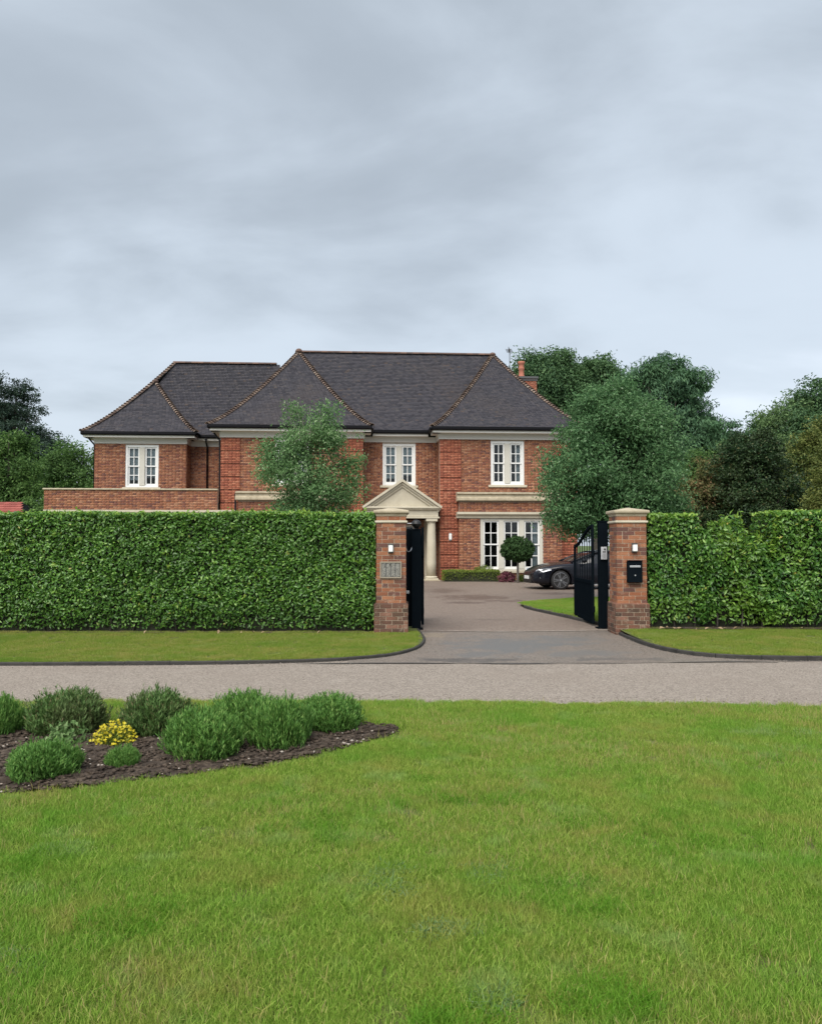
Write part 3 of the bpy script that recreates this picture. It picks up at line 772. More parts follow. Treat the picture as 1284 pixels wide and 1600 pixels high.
# ---- roofs
def g(t): return t ** 1.22
roof = empty('roof', (0, 0, 0), parent=house)
rr_t = random.Random(8)
tileV, tileF = [], []
underV, underF = [], []
def plane(A, B, C, D, H, z0=EZ):
    """roof plane: eave A->B (plan), ridge C->D (plan), curved by g; tiles laid in courses"""
    A, B, C, D = [np.array(p, float) for p in (A, B, C, D)]
    def pt(s, t, h=0.0):
        lo = A + (B - A) * s; hi = C + (D - C) * s; p = lo + (hi - lo) * t
        return np.array([p[0], p[1], z0 + H * g(max(t, 0)) + (0 if t >= 0 else t * H * 0.8) + h])
    # base sheet
    o = len(underV); nt = 14
    for i in range(nt + 1):
        for s in (0, 1): underV.append(tuple(pt(s, i / nt, -0.05)))
    for i in range(nt): underF.append((o + 2 * i, o + 2 * i + 1, o + 2 * i + 3, o + 2 * i + 2))
    # course positions by slope length
    ts = np.linspace(0, 1, 400); mid = np.array([pt(0.5, t) for t in ts]); L = np.concatenate([[0], np.cumsum(np.linalg.norm(np.diff(mid, axis=0), axis=1))])
    nc = int(L[-1] / 0.115)
    fac = 1 if np.cross(B - A, (C - A)) > 0 else -1
    for i in range(nc):
        t0 = float(np.interp(i * 0.115 - (0.04 if i == 0 else 0), L, ts)); t1 = float(np.interp((i + 1) * 0.115 + 0.02, L, ts)); tm = t0
        e0, e1 = pt(0, tm), pt(1, tm); wid = np.linalg.norm(e1 - e0)
        if wid < 0.05: continue
        n = max(1, int(wid / 0.168)); off = 0.5 * (i % 2)
        edges = [0.0] + [(k + off) / (wid / 0.168) for k in range(0 if off else 1, int(wid / 0.168 + 1)) if 0.01 < (k + off) / (wid / 0.168) < 0.99] + [1.0]
        up = pt(0.5, min(1, t0 + 0.02)) - pt(0.5, t0); al = (e1 - e0) / wid; nm = np.cross(al, up); nm /= np.linalg.norm(nm)
        if nm[2] < 0: nm = -nm
        for a, b in zip(edges[:-1], edges[1:]):
            gp = 0.003 / wid; j = rr_t.uniform(-0.004, 0.007); a2, b2 = a + gp, b - gp
            if b2 <= a2: continue
            c = len(tileV)
            p0, p1, p2, p3 = pt(a2, t0), pt(b2, t0), pt(b2, t1), pt(a2, t1)
            tileV.extend([tuple(p0 + nm * (0.032 + j)), tuple(p1 + nm * (0.032 + j + rr_t.uniform(-0.003, 0.003))), tuple(p2 + nm * 0.004), tuple(p3 + nm * 0.004), tuple(p0 + nm * 0.008), tuple(p1 + nm * 0.008)])
            tileF.extend([(c, c + 1, c + 2, c + 3), (c + 4, c + 5, c + 1, c)])
RH = 4.8
AP = 5.2
# main block
plane((-5.2, -0.5), (5.2, -0.5), (-AP, 4.0), (AP, 4.0), RH)
for sg in (-1, 1):
    o, i_ = sg * 8.87, sg * 1.38
    plane((min(o, i_), -1.86), (max(o, i_), -1.86), (sg * AP, 4.0), (sg * AP, 4.0), RH)      # front triangle
    plane((i_, -1.86), (i_, -0.5), (sg * AP, 4.0), (sg * AP, 4.0), RH)                        # inner sliver
    plane((o, -1.86), (o, 9.86), (sg * AP, 4.0), (sg * AP, 4.0), RH)                          # end hip
plane((-8.87, 9.86), (8.87, 9.86), (-AP, 4.0), (AP, 4.0), RH)
# left wing
WH = 4.35
plane((-14.55, 1.78), (-6.3, 1.78), (-11.9, 5.0), (-6.3, 5.0), WH)
plane((-15.38, 0.76), (-9.87, 0.76), (-12.70, 4.05), (-12.70, 4.05), 3.1)
plane((-9.87, 0.76), (-9.87, 1.78), (-12.70, 4.05), (-12.6, 4.28), 3.1)
plane((-15.38, 0.76), (-15.38, 9.24), (-11.9, 5.0), (-11.9, 5.0), WH)
plane((-15.38, 9.24), (-6.3, 9.24), (-11.9, 5.0), (-6.3, 5.0), WH)
me = bpy.data.meshes.new('roof_deck'); me.from_pydata(underV, [], underF); link('roof_deck', me, M['under'], roof)
tag(link('roof_tiles', npmesh('roof_tiles', tileV[:0] or tileV, tileF), M['tile'], roof), kind='stuff')
# bonnet tiles on hips, half-round ridge tiles
def bonnet_mesh(name, r0, r1, length, n=7):
    mb = MB(); vs = []
    for x, r in ((0, r0), (length, r1)):
        for k in range(n):
            a = PI * k / (n - 1)
            vs.append((x, r * math.cos(a), r * 0.75 * math.sin(a)))
        for k in reversed(range(n)):
            a = PI * k / (n - 1)
            vs.append((x, (r - 0.022) * math.cos(a), (r - 0.022) * 0.75 * math.sin(a) - 0.004))
    m2 = 2 * n
    fs = [(k, (k + 1) % m2, m2 + (k + 1) % m2, m2 + k) for k in range(m2)]
    for k in range(n - 1):
        fs.append((k, k + 1, m2 - 2 - k, m2 - 1 - k)); 
    mb.add(vs, fs); return mb.mesh(name)
bon = bonnet_mesh('bonnet_tile', 0.135, 0.07, 0.25)
rid = bonnet_mesh('ridge_tile', 0.15, 0.15, 0.32)
def run_tiles(name, me, mtl, pts, gap, lift=0.03):
    """tiles along a 3-D polyline, first point lowest"""
    P = [Vector(p) for p in pts]; L = [0]
    for a, b in zip(P[:-1], P[1:]): L.append(L[-1] + (b - a).length)
    n = int(L[-1] / gap)
    for i in range(n):
        s = i * gap
        k = max(j for j in range(len(L)) if L[j] <= s + 1e-9); k = min(k, len(P) - 2)
        p = P[k].lerp(P[k + 1], (s - L[k]) / (L[k + 1] - L[k])); d = (P[k + 1] - P[k]).normalized()
        side = Vector((-d.y, d.x, 0)).normalized(); up = d.cross(side); up = -up if up.z < 0 else up
        tilt = 0.20 if name == 'bonnet_tile' else 0.0
        d2 = (d - up * tilt).normalized(); up2 = d2.cross(side); up2 = -up2 if up2.z < 0 else up2
        o = bpy.data.objects.new(name, me)
        if not me.materials: me.materials.append(mtl)
        COL.objects.link(o); o.parent = roof
        mtx = Matrix((d2, side, up2)).transposed().to_4x4(); mtx.translation = p + up2 * (lift + (0.012 if name == 'bonnet_tile' else 0))
        o.matrix_local = mtx
def hip(A, C, H, t0=0.0, t1=1.0, n=24):
    return [(A[0] + (C[0] - A[0]) * t, A[1] + (C[1] - A[1]) * t, EZ + H * g(t)) for t in [t0 + (t1 - t0) * k / n for k in range(n + 1)]]
for sg in (-1, 1):
    run_tiles('bonnet_tile', bon, M['bonnet'], hip((sg * 8.87, -1.86), (sg * AP, 4.0), RH), 0.185)
    run_tiles('bonnet_tile', bon, M['bonnet'], hip((sg * 1.38, -1.86), (sg * AP, 4.0), RH), 0.185)
run_tiles('bonnet_tile', bon, M['bonnet'], hip((-15.38, 0.76), (-11.9, 5.0), WH), 0.185)
run_tiles('bonnet_tile', bon, M['bonnet'], hip((-9.87, 0.76), (-12.70, 4.05), 3.1), 0.185)
run_tiles('ridge_tile', rid, M['ridge'], [(-AP - 0.1, 4.0, EZ + RH), (AP + 0.1, 4.0, EZ + RH)], 0.325, 0.0)
run_tiles('ridge_tile', rid, M['ridge'], [(-12.0, 5.0, EZ + WH), (-6.3, 5.0, EZ + WH)], 0.325, 0.0)
MB().lathe((-AP, 3.95, EZ + RH), 0, [(0.2, -0.02), (0.19, 0.08), (0.12, 0.17), (0.03, 0.2)], 10).build('apex_cap', M['ridge'], roof, smooth=True)
MB().lathe((AP, 3.95, EZ + RH), 0, [(0.18, -0.02), (0.17, 0.07), (0.1, 0.13), (0.03, 0.15)], 10).build('apex_cap', M['ridge'], roof, smooth=True)
MB().lathe((-12.7, 4.02, EZ + 3.12), 0, [(0.17, -0.02), (0.16, 0.07), (0.1, 0.12), (0.03, 0.14)], 10).build('apex_cap', M['ridge'], roof, smooth=True)

# ---- chimney with pot, aerial
chim = MB().box(6.95, 7.98, 5.6, 6.7, 8.0, 11.0).build('chimney', M['mortar'], house)
wmb = []
def small_bricks(parent, x0, x1, y0, y1, z0, z1):
    V, F, c = [], [], 0
    for k in range(int((z1 - z0) / 0.075)):
        a = z0 + k * 0.075 + 0.005; b = a + BR_H
        for (p, q, nx, ny) in (((x0, y0), (x1, y0), 0, -1), ((x1, y0), (x1, y1), 1, 0), ((x0, y1), (x0, y0), -1, 0)):
            d = Vector((q[0] - p[0], q[1] - p[1])); L = d.length; d.normalize(); s = -0.11 * (k % 2)
            while s < L:
                s0, s1 = max(0, s), min(L, s + BR_L); s += BR_L + BR_J
                if s1 - s0 < 0.02: continue
                e = 0.012
                pts = [(p[0] + d.x * t - nx * 0.01, p[1] + d.y * t - ny * 0.01) for t in (s0, s1)] + [(p[0] + d.x * t + nx * e, p[1] + d.y * t + ny * e) for t in (s0, s1)]
                V += [(*pts[0], a), (*pts[1], a), (*pts[1], b), (*pts[0], b), (*pts[2], a), (*pts[3], a), (*pts[3], b), (*pts[2], b)]
                F += [(c + 4, c + 5, c + 6, c + 7), (c, c + 1, c + 5, c + 4), (c + 1, c + 2, c + 6, c + 5), (c + 2, c + 3, c + 7, c + 6), (c + 3, c, c + 4, c + 7)]; c += 8
    tag(link('bricks', npmesh('bricks', V, F), M['brick_red'], parent), kind='stuff')
small_bricks(chim, 6.95, 7.98, 5.6, 6.7, 8.6, 11.0)
MB().box(6.86, 8.07, 5.51, 6.79, 11.0, 11.12).build('chimney_cap', M['lead'], chim)
MB().box(6.90, 8.03, 5.55, 6.75, 10.88, 10.96).build('chimney_band', M['lead'], chim)
MB().lathe((7.22, 6.1, 11.12), 0, [(0.19, 0), (0.19, 0.12), (0.155, 0.16), (0.15, 0.45), (0.175, 0.5), (0.175, 0.58), (0.15, 0.62), (0.16, 0.78), (0.2, 0.84), (0.2, 0.95)], 14).build('chimney_pot', M['pot'], chim, smooth=True)
aer = MB().tube([(6.55, 6.1, 10.5), (6.55, 6.1, 12.75)], 0.022)
aer.tube([(6.42, 5.75, 12.7), (6.65, 6.5, 12.7)], 0.014)
for k in range(8):
    q = k / 7; x, y = 6.42 + 0.23 * q, 5.75 + 0.75 * q
    aer.tube([(x - 0.17, y + 0.05, 12.7), (x + 0.17, y - 0.05, 12.7)], 0.008, 4); aer.tube([(x, y, 12.55), (x, y, 12.85)], 0.007, 4)
aer.build('aerial', M['lead'], house)

# ---- downpipes
def pipe(pts, r=0.045): MB().tube(pts, r, 8).build('downpipe', M['gutter'], house, smooth=True)
pipe([(-9.62, 1.78, EZ - 0.12), (-9.62, 1.85, EZ - 0.3), (-9.62, 2.2, EZ - 0.55), (-9.62, 2.22, 4.3)])
pipe([(-8.75, -0.9, EZ - 0.12), (-8.72, -0.95, EZ - 0.25), (-8.42, -1.12, EZ - 0.62), (-8.40, -1.15, 4.2), (-8.40, -1.15, 3.0)])
pipe([(-15.3, 1.4, EZ - 0.12), (-14.95, 1.5, EZ - 0.55), (-14.93, 1.5, 3.5)])
pipe([(-7.6, -1.66, 4.0), (-7.6, -1.66, 0.1)])
# ---- flat-roofed ground floor range in front of the wing
wall('terrace_wall', (-16.1, -1.62), (-8.42, -1.62), 0, 4.12, bricks_from=2.6)
wall('terrace_wall', (-16.1, 6.0), (-16.1, -1.62), 0, 4.12, bricks_from=2.6)
MB().extrude([(-1.40, 4.12), (-1.66, 4.12), (-1.69, 4.14), (-1.69, 4.175), (-1.64, 4.20), (-1.40, 4.20)], 'x', -16.16, -8.40).build('terrace_coping', M['stone_old'], house)
MB().box(-16.12, -8.44, -1.66, -1.60, 3.12, 3.23).build('terrace_band', M['stone'], house)
MB().box(-8.44, -7.62, -1.70, -1.36, 3.12, 3.23).build('terrace_band', M['stone'], house)
MB().box(-15.85, -8.45, -1.35, 1.2, 3.2, 3.6).build('terrace_roof', M['lead'], house)
MB().box(-14.6, -8.6, 2.6, 8.8, 0.0, 6.55).build('wing_core', M['interior'], house)
MB().box(-15.9, -14.9, -1.3, 5.9, 0.0, 3.3).build('wing_core', M['interior'], house)

# ---- porch
porch = MB().box(-1.5, 1.5, -1.75, -0.03, 2.86, 3.2).build('porch', M['stone'], house)
MB().extrude([(-0.02, 2.86), (-1.90, 2.86), (-1.92, 2.98), (-1.90, 3.0), (-1.90, 3.22), (-2.0, 3.26), (-2.0, 3.31), (-0.02, 3.31)], 'x', -1.66, 1.66).build('entablature', M['stone'], porch)
MB().box(-1.72, 1.72, -1.96, -0.04, 2.865, 2.93).build('architrave', M['stone'], porch)
# pediment: tympanum + raking cornices
MB().extrude([(-1.45, 3.36), (1.45, 3.36), (0, 4.42)], 'y', -1.86, -0.05).build('tympanum', M['stone'], porch)
MB().box(-1.80, 1.80, -2.06, -0.03, 3.312, 3.40).build('pediment_base', M['stone'], porch, bevel=0.015)
for sg in (-1, 1):
    a = Vector((sg * 1.84, 3.40)); b = Vector((0, 4.66)); d = (b - a).normalized(); n = Vector((-d.y, d.x)); n = n if n.y > 0 else -n
    for (o0, o1, y) in ((-0.10, 0.0, -2.10), (-0.20, -0.10, -2.0), (-0.30, -0.20, -1.93)):
        q = [a + n * o0, b + n * o0 * 1.0, b + n * o1, a + n * o1]
        # meet at centre line
        pts = [(a + n * o0)[:], (0, (b + n * o0).y + (b + n * o0).x * 0 ), (0, (b + n * o1).y), (a + n * o1)[:]]
        slope = d.y / d.x
        fix = []
        for o in (o0, o1):
            p = a + n * o; fix.append((p.x, p.y)); fix.append((0.0 + sg * 0.0, p.y + slope * (0 - p.x)))
        MB().extrude([fix[0], fix[1], fix[3], fix[2]], 'y', y, -0.06).build('raking_cornice', M['stone'], porch)
for uc in (-1.36, 1.36):
    for vv in ((-1.68,) if True else ()):
        colm = MB().lathe((uc, vv, 0), 0, [(0.215, 0.20), (0.222, 0.8), (0.215, 1.5), (0.19, 2.62), (0.185, 2.66), (0.22, 2.68), (0.22, 2.73)], 20).build('column', M['stone'], porch, smooth=True)
        MB().box(uc - 0.29, uc + 0.29, vv - 0.29, vv + 0.29, 0.0, 0.11).build('column_base', M['stone'], colm)
        MB().lathe((uc, vv, 0), 0, [(0.27, 0.11), (0.29, 0.14), (0.27, 0.18), (0.225, 0.21)], 20).build('column_torus', M['stone'], colm, smooth=True)
        MB().box(uc - 0.26, uc + 0.26, vv - 0.26, vv + 0.26, 2.73, 2.858).build('column_capital', M['stone'], colm)
    MB().box(uc - 0.2, uc + 0.2, -0.12, -0.014, 0.0, 2.858).build('pilaster', M['stone'], porch)
door = MB().box(-0.62, 0.62, 0.06, 0.12, 0.0, 2.3).build('door', M['black'], house)
for uu in (-0.3, 0.3):
    for a, b in ((0.2, 0.9), (1.05, 2.1)):
        MB().box(uu - 0.2, uu + 0.2, 0.04, 0.062, a, b).build('door_panel', M['black'], door, bevel=0.01)
MB().lathe((0.1, 0.02, 1.05), 0, [(0.03, -0.04), (0.035, 0), (0.02, 0.03)], 10, 'y').build('door_knob', M['chrome'], door)
df = MB(); df.box(-0.75, -0.62, 0.0, 0.14, 0, 2.6); df.box(0.62, 0.75, 0.0, 0.14, 0, 2.6); df.box(-0.62, 0.62, 0.002, 0.138, 2.5, 2.6); df.box(-0.62, 0.62, 0.002, 0.138, 2.3, 2.36)
df.build('door_frame', M['white'], door)
MB().box(-0.62, 0.62, 0.07, 0.08, 2.36, 2.5).build('fanlight', M['glass'], door)
MB().box(-1.7, 1.7, -2.3, -0.05, 0.0, 0.05).build('doorstep', M['stone_old'], house)
wlh = MB().box(2.20, 2.34, -1.46, -1.38, 1.88, 2.16).build('wall_light', M['lamp_glass'], house, bevel=0.02)
MB().box(2.22, 2.32, -1.40, -1.375, 1.84, 2.20).build('wall_light_plate', M['steel'], wlh)
# solid core so no light leaks through the rooms
MB().box(-8.0, 8.0, 1.3, 8.8, 0, 6.55).build('core', M['interior'], house)

# ================================================================== gate piers
brick_me = MB().add(*(lambda: (
    [(x, y, z) for z in (-0.5, 0.5) for y in (-0.5, 0.5) for x in (-0.5, 0.5)],
    [(0, 2, 3, 1), (4, 5, 7, 6), (0, 1, 5, 4), (2, 6, 7, 3), (0, 4, 6, 2), (1, 3, 7, 5)]))()).mesh('brick')
def brick_variant(mname):
    me = brick_me.copy(); me.materials.append(M[mname])
    bm = bmesh.new(); bm.from_mesh(me); bmesh.ops.bevel(bm, geom=list(bm.edges), offset=0.02, segments=1, affect='EDGES'); bm.to_mesh(me); bm.free()
    return me
brick_shaft, brick_base = brick_variant('brick_pier'), brick_variant('brick_plinth')
PY = 14.7 + 0.2765
def pier(x0, label, seed):
    cx = x0 + 0.2765
    root = tag(empty('gate_pier', (cx, PY, 0)), label, 'pier', 'brick gate piers')
    rr = random.Random(seed)
    def course(side, z, runs, me, flip, core):
        """one course: four sides in a pinwheel; runs = brick lengths along a side"""
        for q in range(4):
            ang = q * PI / 2
            # run starts at the corner and stops one brick width short of the next corner
            s = -side / 2
            seq = runs if not flip else list(reversed(runs))
            for l in seq:
                mid = s + l / 2; s += l + 0.01
                x = mid if not flip else -mid
                y = -(side / 2 - 0.05125)
                o = bpy.data.objects.new('brick', me); COL.objects.link(o); o.parent = root
                o.scale = (l, 0.1025, 0.065)
                jit = rr.uniform(-0.0025, 0.0025)
                px, py = x, y - jit
                o.location = (px * math.cos(ang) - py * math.sin(ang), px * math.sin(ang) + py * math.cos(ang), z + 0.0325 + 0.005)
                o.rotation_euler = (rr.uniform(-0.006, 0.006), rr.uniform(-0.008, 0.008), ang + rr.uniform(-0.006, 0.006))
    z = -0.03
    for k in range(8):
        course(0.63, z, [0.215, 0.215, 0.0675], brick_base, k % 2, 0); z += 0.075
    zp = z
    for k in range(20):
        course(0.5525, z, [0.1025, 0.1025, 0.215] if k % 6 == 4 else [0.215, 0.215], brick_shaft, k % 2, 0); z += 0.075
    zs = z
    z += 0.05
    course(0.5525, z, [0.215, 0.215], brick_shaft, 0, 0)
    zt = z + 0.08
    core = MB().box(-0.308, 0.308, -0.308, 0.308, -0.05, zp - 0.002).box(-0.2695, 0.2695, -0.2695, 0.2695, zp - 0.002, zt)
    core.build('mortar_core', M['mortar_pier'], root)
    MB().squares(0, 0, [(0.305, zp - 0.004), (0.312, zp - 0.002), (0.282, zp + 0.02), (0.275, zp + 0.02)]).build('plinth_weathering', M['brick_plinth'], root)
    MB().squares(0, 0, [(0.277, zs + 0.002), (0.298, zs + 0.006), (0.304, zs + 0.024), (0.298, zs + 0.042), (0.277, zs + 0.048)]).build('string_course', M['stone'], root)
    MB().squares(0, 0, [(0.277, zt), (0.285, zt + 0.004), (0.287, zt + 0.03), (0.305, zt + 0.045), (0.325, zt + 0.06), (0.328, zt + 0.068), (0.328, zt + 0.10), (0.318, zt + 0.108), (0.02, zt + 0.165), (0.0, zt + 0.166)]).build('capstone', M['stone_old'], root, bevel=0.004)
    return root, cx
pL, cxL = pier(-0.645, 'brick gate pier with carved grey plaque, at the end of the long hedge', 5)
pR, cxR = pier(3.815, 'brick gate pier with black letterbox beside the uneven hedge', 9)
FY = 14.7
def pier_light(cx, z, label):
    r = tag(empty('wall_light', (cx, FY, z)), label, 'wall light', 'small wall lights on the piers')
    MB().box(-0.05, 0.05, -0.022, -0.002, -0.085, 0.085).build('back_plate', M['lead'], r)
    MB().box(-0.042, 0.042, -0.095, -0.022, -0.066, 0.066).build('shade', M['lamp_glass'], r, bevel=0.012)
    MB().box(-0.046, 0.046, -0.10, -0.022, 0.066, 0.078).build('lid', M['lead'], r)
pier_light(cxL - 0.005, 1.60, 'small white wall light above the carved plaque')
pier_light(cxR + 0.045, 1.61, 'small white wall light above the black letterbox')
# carved plaque
pq = tag(empty('plaque', (cxL - 0.005, FY, 1.20)), 'rectangular carved grey slate plaque set in the brick pier', 'plaque')
fr = MB(); fr.box(-0.20, -0.175, -0.03, -0.002, -0.155, 0.155); fr.box(0.175, 0.20, -0.03, -0.002, -0.155, 0.155); fr.box(-0.175, 0.175, -0.03, -0.002, 0.13, 0.155); fr.box(-0.175, 0.175, -0.03, -0.002, -0.155, -0.13)
fr.build('plaque_frame', M['plaque_frame'], pq, bevel=0.004)
MB().box(-0.174, 0.174, -0.012, -0.003, -0.129, 0.129).build('backing', M['lead'], pq)
rq = random.Random(3)
for i in range(4):
    a = -0.166 + i * 0.086; pan = MB().box(a, a + 0.072, -0.020, -0.013, -0.124, 0.124).build('panel', M['slate'], pq, bevel=0.003)
    cv = MB()
    for k in range(9):
        x = a + 0.008 + rq.random() * 0.055; z = -0.115 + rq.random() * 0.2
        cv.box(x, x + 0.006 + rq.random() * 0.012, -0.026, -0.0195, z, z + 0.02 + rq.random() * 0.05)
    tag(cv.build('carving', M['slate'], pan), kind='stuff')
# letterbox
lb = tag(empty('letterbox', (cxR + 0.035, FY, 1.165)), 'black metal letterbox mounted on the right brick pier', 'letterbox')
MB().box(-0.135, 0.135, -0.09, -0.002, -0.195, 0.195).build('box', M['black'], lb, bevel=0.006)
MB().box(-0.138, 0.138, -0.105, -0.03, 0.196, 0.215).build('lid', M['black'], lb, bevel=0.004)
MB().box(-0.10, 0.10, -0.098, -0.089, 0.085, 0.12).build('slot_flap', M['steel'], lb, bevel=0.003)
MB().lathe((0.0, -0.09, -0.06), 0, [(0.014, -0.008), (0.014, 0.001)], 10, 'y').build('lock', M['steel'], lb)

# ================================================================== gates
def gate_leaf(name, hx, hy, length, label, top_h, top_l, thick=0.05, panel=True):
    """leaf swung open, running along +Y from the hinge; swooped top, solid lower panel, upright bars above"""
    r = tag(empty(name, (hx, hy, 0)), label, 'gate', 'open black metal driveway gates')
    z0 = 0.06
    def top(s): t = s / length; return top_h + (top_l - top_h) * (3 * t * t - 2 * t ** 3)
    MB().box(-thick / 2, thick / 2, 0, 0.07, z0, top(0)).build('stile', M['black'], r, bevel=0.004)
    MB().box(-thick / 2, thick / 2, length - 0.07, length, z0, top(length)).build('stile', M['black'], r, bevel=0.004)
    MB().box(-thick / 2 + 0.002, thick / 2 - 0.002, 0.07, length - 0.07, z0, z0 + 0.09).build('bottom_rail', M['black'], r)
    MB().box(-thick / 2 + 0.002, thick / 2 - 0.002, 0.07, length - 0.07, 0.86, 0.93).build('mid_rail', M['black'], r)
    MB().box(-0.012, 0.012, 0.07, length - 0.07, z0 + 0.09, 0.86).build('panel', M['black'], r)
    mb = MB(); n = 14; vs = []
    for i in range(n + 1):
        s = 0.06 + (length - 0.12) * i / n; z = top(s)
        vs += [(-thick / 2 + 0.003, s, z - 0.06), (thick / 2 - 0.003, s, z - 0.06), (thick / 2 - 0.003, s, z), (-thick / 2 + 0.003, s, z)]
    fs = []
    for i in range(n):
        for k in range(4):
            k2 = (k + 1) % 4; fs.append((4 * i + k, 4 * i + k2, 4 * i + 4 + k2, 4 * i + 4 + k))
    fs += [(0, 3, 2, 1), (4 * n, 4 * n + 1, 4 * n + 2, 4 * n + 3)]
    mb.add(vs, fs).build('top_rail', M['black'], r)
    nb = int((length - 0.14) / 0.21)
    for i in range(1, nb):
        s = 0.07 + (length - 0.14) * i / nb
        MB().box(-0.008, 0.008, s - 0.008, s + 0.008, 0.93, top(s) - 0.055).build('bar', M['black'], r)
    for z in (0.35, 1.5):
        MB().lathe((-0.0, -0.035, z), 0, [(0.028, -0.06), (0.028, 0.06)], 10).build('hinge', M['black'], r)
    return r
gate_leaf('gate', 0.235, 15.95, 1.78, 'open black metal gate seen edge-on beside the plaque pier', 2.02, 1.75)
gate_leaf('gate', 3.715, 16.2, 1.80, 'open black metal gate with solid lower panel beside the letterbox pier', 2.08, 1.66)
def post(x, y, w, h, label, cap):
    r = tag(empty('gate_post', (x, y, 0)), label, 'gate post', 'black steel gate posts')
    MB().box(-w / 2, w / 2, -w / 2, w / 2, 0, h).build('shaft', M['black'], r, bevel=0.006)
    MB().box(-w / 2 - 0.012, w / 2 + 0.012, -w / 2 - 0.012, w / 2 + 0.012, h, h + 0.02).build('cap_plate', M['black'], r, bevel=0.004)
    MB().box(-w / 2 - 0.05, w / 2 + 0.05, -w / 2 - 0.05, w / 2 + 0.05, 0, 0.03).build('base_plate', M['black'], r)
    e = MB()
    e.box(w / 2 - 0.022, w / 2 + 0.006, -w / 2 - 0.008, -w / 2 - 0.001, 0.03, h - 0.002).box(-w / 2 - 0.006, -w / 2 + 0.022, -w / 2 - 0.008, -w / 2 - 0.001, 0.03, h - 0.002)
    e.build('edge_strip', M['black'], r)
    return r
post(0.105, 15.62, 0.165, 1.96, 'black steel gate post carrying the dome camera', True)
post(3.815, 15.80, 0.165, 2.12, 'black steel gate post carrying the pale intercom', True)
# plain black sheet closing the gap between pier and post on the left, hinge bracket below
ip = tag(empty('gap_sheet', (-0.02, 15.72, 0)), 'narrow black sheet filling the gap between plaque pier and gate post', 'panel')
MB().box(-0.11, 0.05, -0.015, 0.015, 0.12, 1.98).build('sheet', M['black'], ip)
MB().box(-0.12, 0.055, -0.03, 0.03, 0.06, 0.12).build('rail', M['black'], ip)
MB().box(-0.08, -0.01, -0.06, -0.016, 0.70, 0.76).build('bracket', M['steel'], ip, bevel=0.005)
cm = tag(empty('dome_camera', (0.105, 15.62, 1.985)), 'round black dome camera on top of the left gate post', 'camera')
MB().lathe((0, 0, 0), 0, [(0.05, 0.0), (0.05, 0.03), (0.085, 0.05), (0.098, 0.09), (0.085, 0.135), (0.05, 0.165), (0.01, 0.175)], 16).build('dome', M['car_trim'], cm, smooth=True)
MB().tube([(-0.07, 0, 0.10), (-0.18, -0.02, 0.10), (-0.22, -0.34, 0.10)], 0.009, 8).build('arm', M['steel'], cm)
MB().lathe((0.0, -0.02, 0.09), 0, [(0.103, -0.012), (0.103, 0.012)], 16).build('ring', M['car_trim'], cm, smooth=True)
cb = tag(empty('cable', (0, 15.5, 1.5)), 'thin grey cable looping from plaque pier to gate post', 'cable')
MB().tube(smooth_path([(-0.10, -0.2, 0.14), (-0.07, -0.1, 0.04), (-0.01, 0.0, 0.05), (0.025, 0.06, 0.13)], 5), 0.008, 6).build('strand', M['steel'], cb)
ic = tag(empty('intercom', (3.815, 15.70, 1.50)), 'pale grey intercom panel with round black lens on the gate post', 'intercom')
MB().box(-0.058, 0.058, -0.035, -0.004, -0.125, 0.125).build('housing', M['plate'], ic, bevel=0.006)
MB().lathe((0.012, -0.036, 0.075), 0, [(0.018, -0.006), (0.018, 0.004)], 14, 'y').build('lens', M['car_trim'], ic)
for i in range(3):
    for j in range(4):
        MB().box(-0.038 + i * 0.027, -0.020 + i * 0.027, -0.039, -0.0345, -0.10 + j * 0.026, -0.084 + j * 0.026).build('key', M['steel'], ic)
MB().box(-0.03, 0.03, -0.0385, -0.0345, 0.015, 0.035).build('speaker_grille', M['car_trim'], ic)

# ================================================================== car
car = tag(empty('car', (6.86, 30.15, 0.0), R(180 + 7)), 'low black coupe parked on the drive in front of the house', 'car')
car.scale = (1.07, 1.07, 1.07)
def car_body():
    # stations: x (forward), half width, z bottom, z shoulder (side top), z centre top
    st = [(-2.38, 0.62, 0.45, 0.80, 0.86), (-2.30, 0.80, 0.30, 0.86, 0.93), (-2.0, 0.92, 0.22, 0.92, 0.98), (-1.5, 0.955, 0.18, 0.93, 1.00), (-0.9, 0.95, 0.17, 0.90, 0.98),
          (0.0, 0.945, 0.17, 0.88, 0.97), (0.7, 0.95, 0.17, 0.88, 0.98), (1.1, 0.955, 0.18, 0.88, 0.96), (1.5, 0.95, 0.18, 0.85, 0.91), (1.85, 0.93, 0.18, 0.77, 0.84), (2.1, 0.87, 0.19, 0.69, 0.75), (2.28, 0.74, 0.22, 0.60, 0.65), (2.36, 0.56, 0.28, 0.52, 0.56)]
    vs, fs = [], []
    for (x, w, zb, zs, zt) in st:
        h = zs - zb
        half = [(0.0, zb), (w * 0.86, zb), (w * 0.97, zb + 0.06), (w, zb + h * 0.35), (w * 0.985, zb + h * 0.62), (w * 0.99, zb + h * 0.8), (w * 0.95, zs - 0.03), (w * 0.86, zs + 0.015), (w * 0.62, zs + (zt - zs) * 0.75), (w * 0.3, zt), (0.0, zt)]
        ring = [(x, y, z) for y, z in half] + [(x, -y, z) for y, z in reversed(half[1:-1])]
        vs += ring
    n = len(ring)
    for i in range(len(st) - 1):
        for k in range(n):
            fs.append((i * n + k, i * n + (k + 1) % n, (i + 1) * n + (k + 1) % n, (i + 1) * n + k))
    fs.append(tuple(range(n))); e = (len(st) - 1) * n; fs.append(tuple(reversed(range(e, e + n))))
    return MB().add(vs, fs)
body = car_body().build('body', M['car'], car, smooth=True)
sub = body.modifiers.new('sub', 'SUBSURF'); sub.levels = 2; sub.render_levels = 2
wheel_x = (1.42, -1.42)
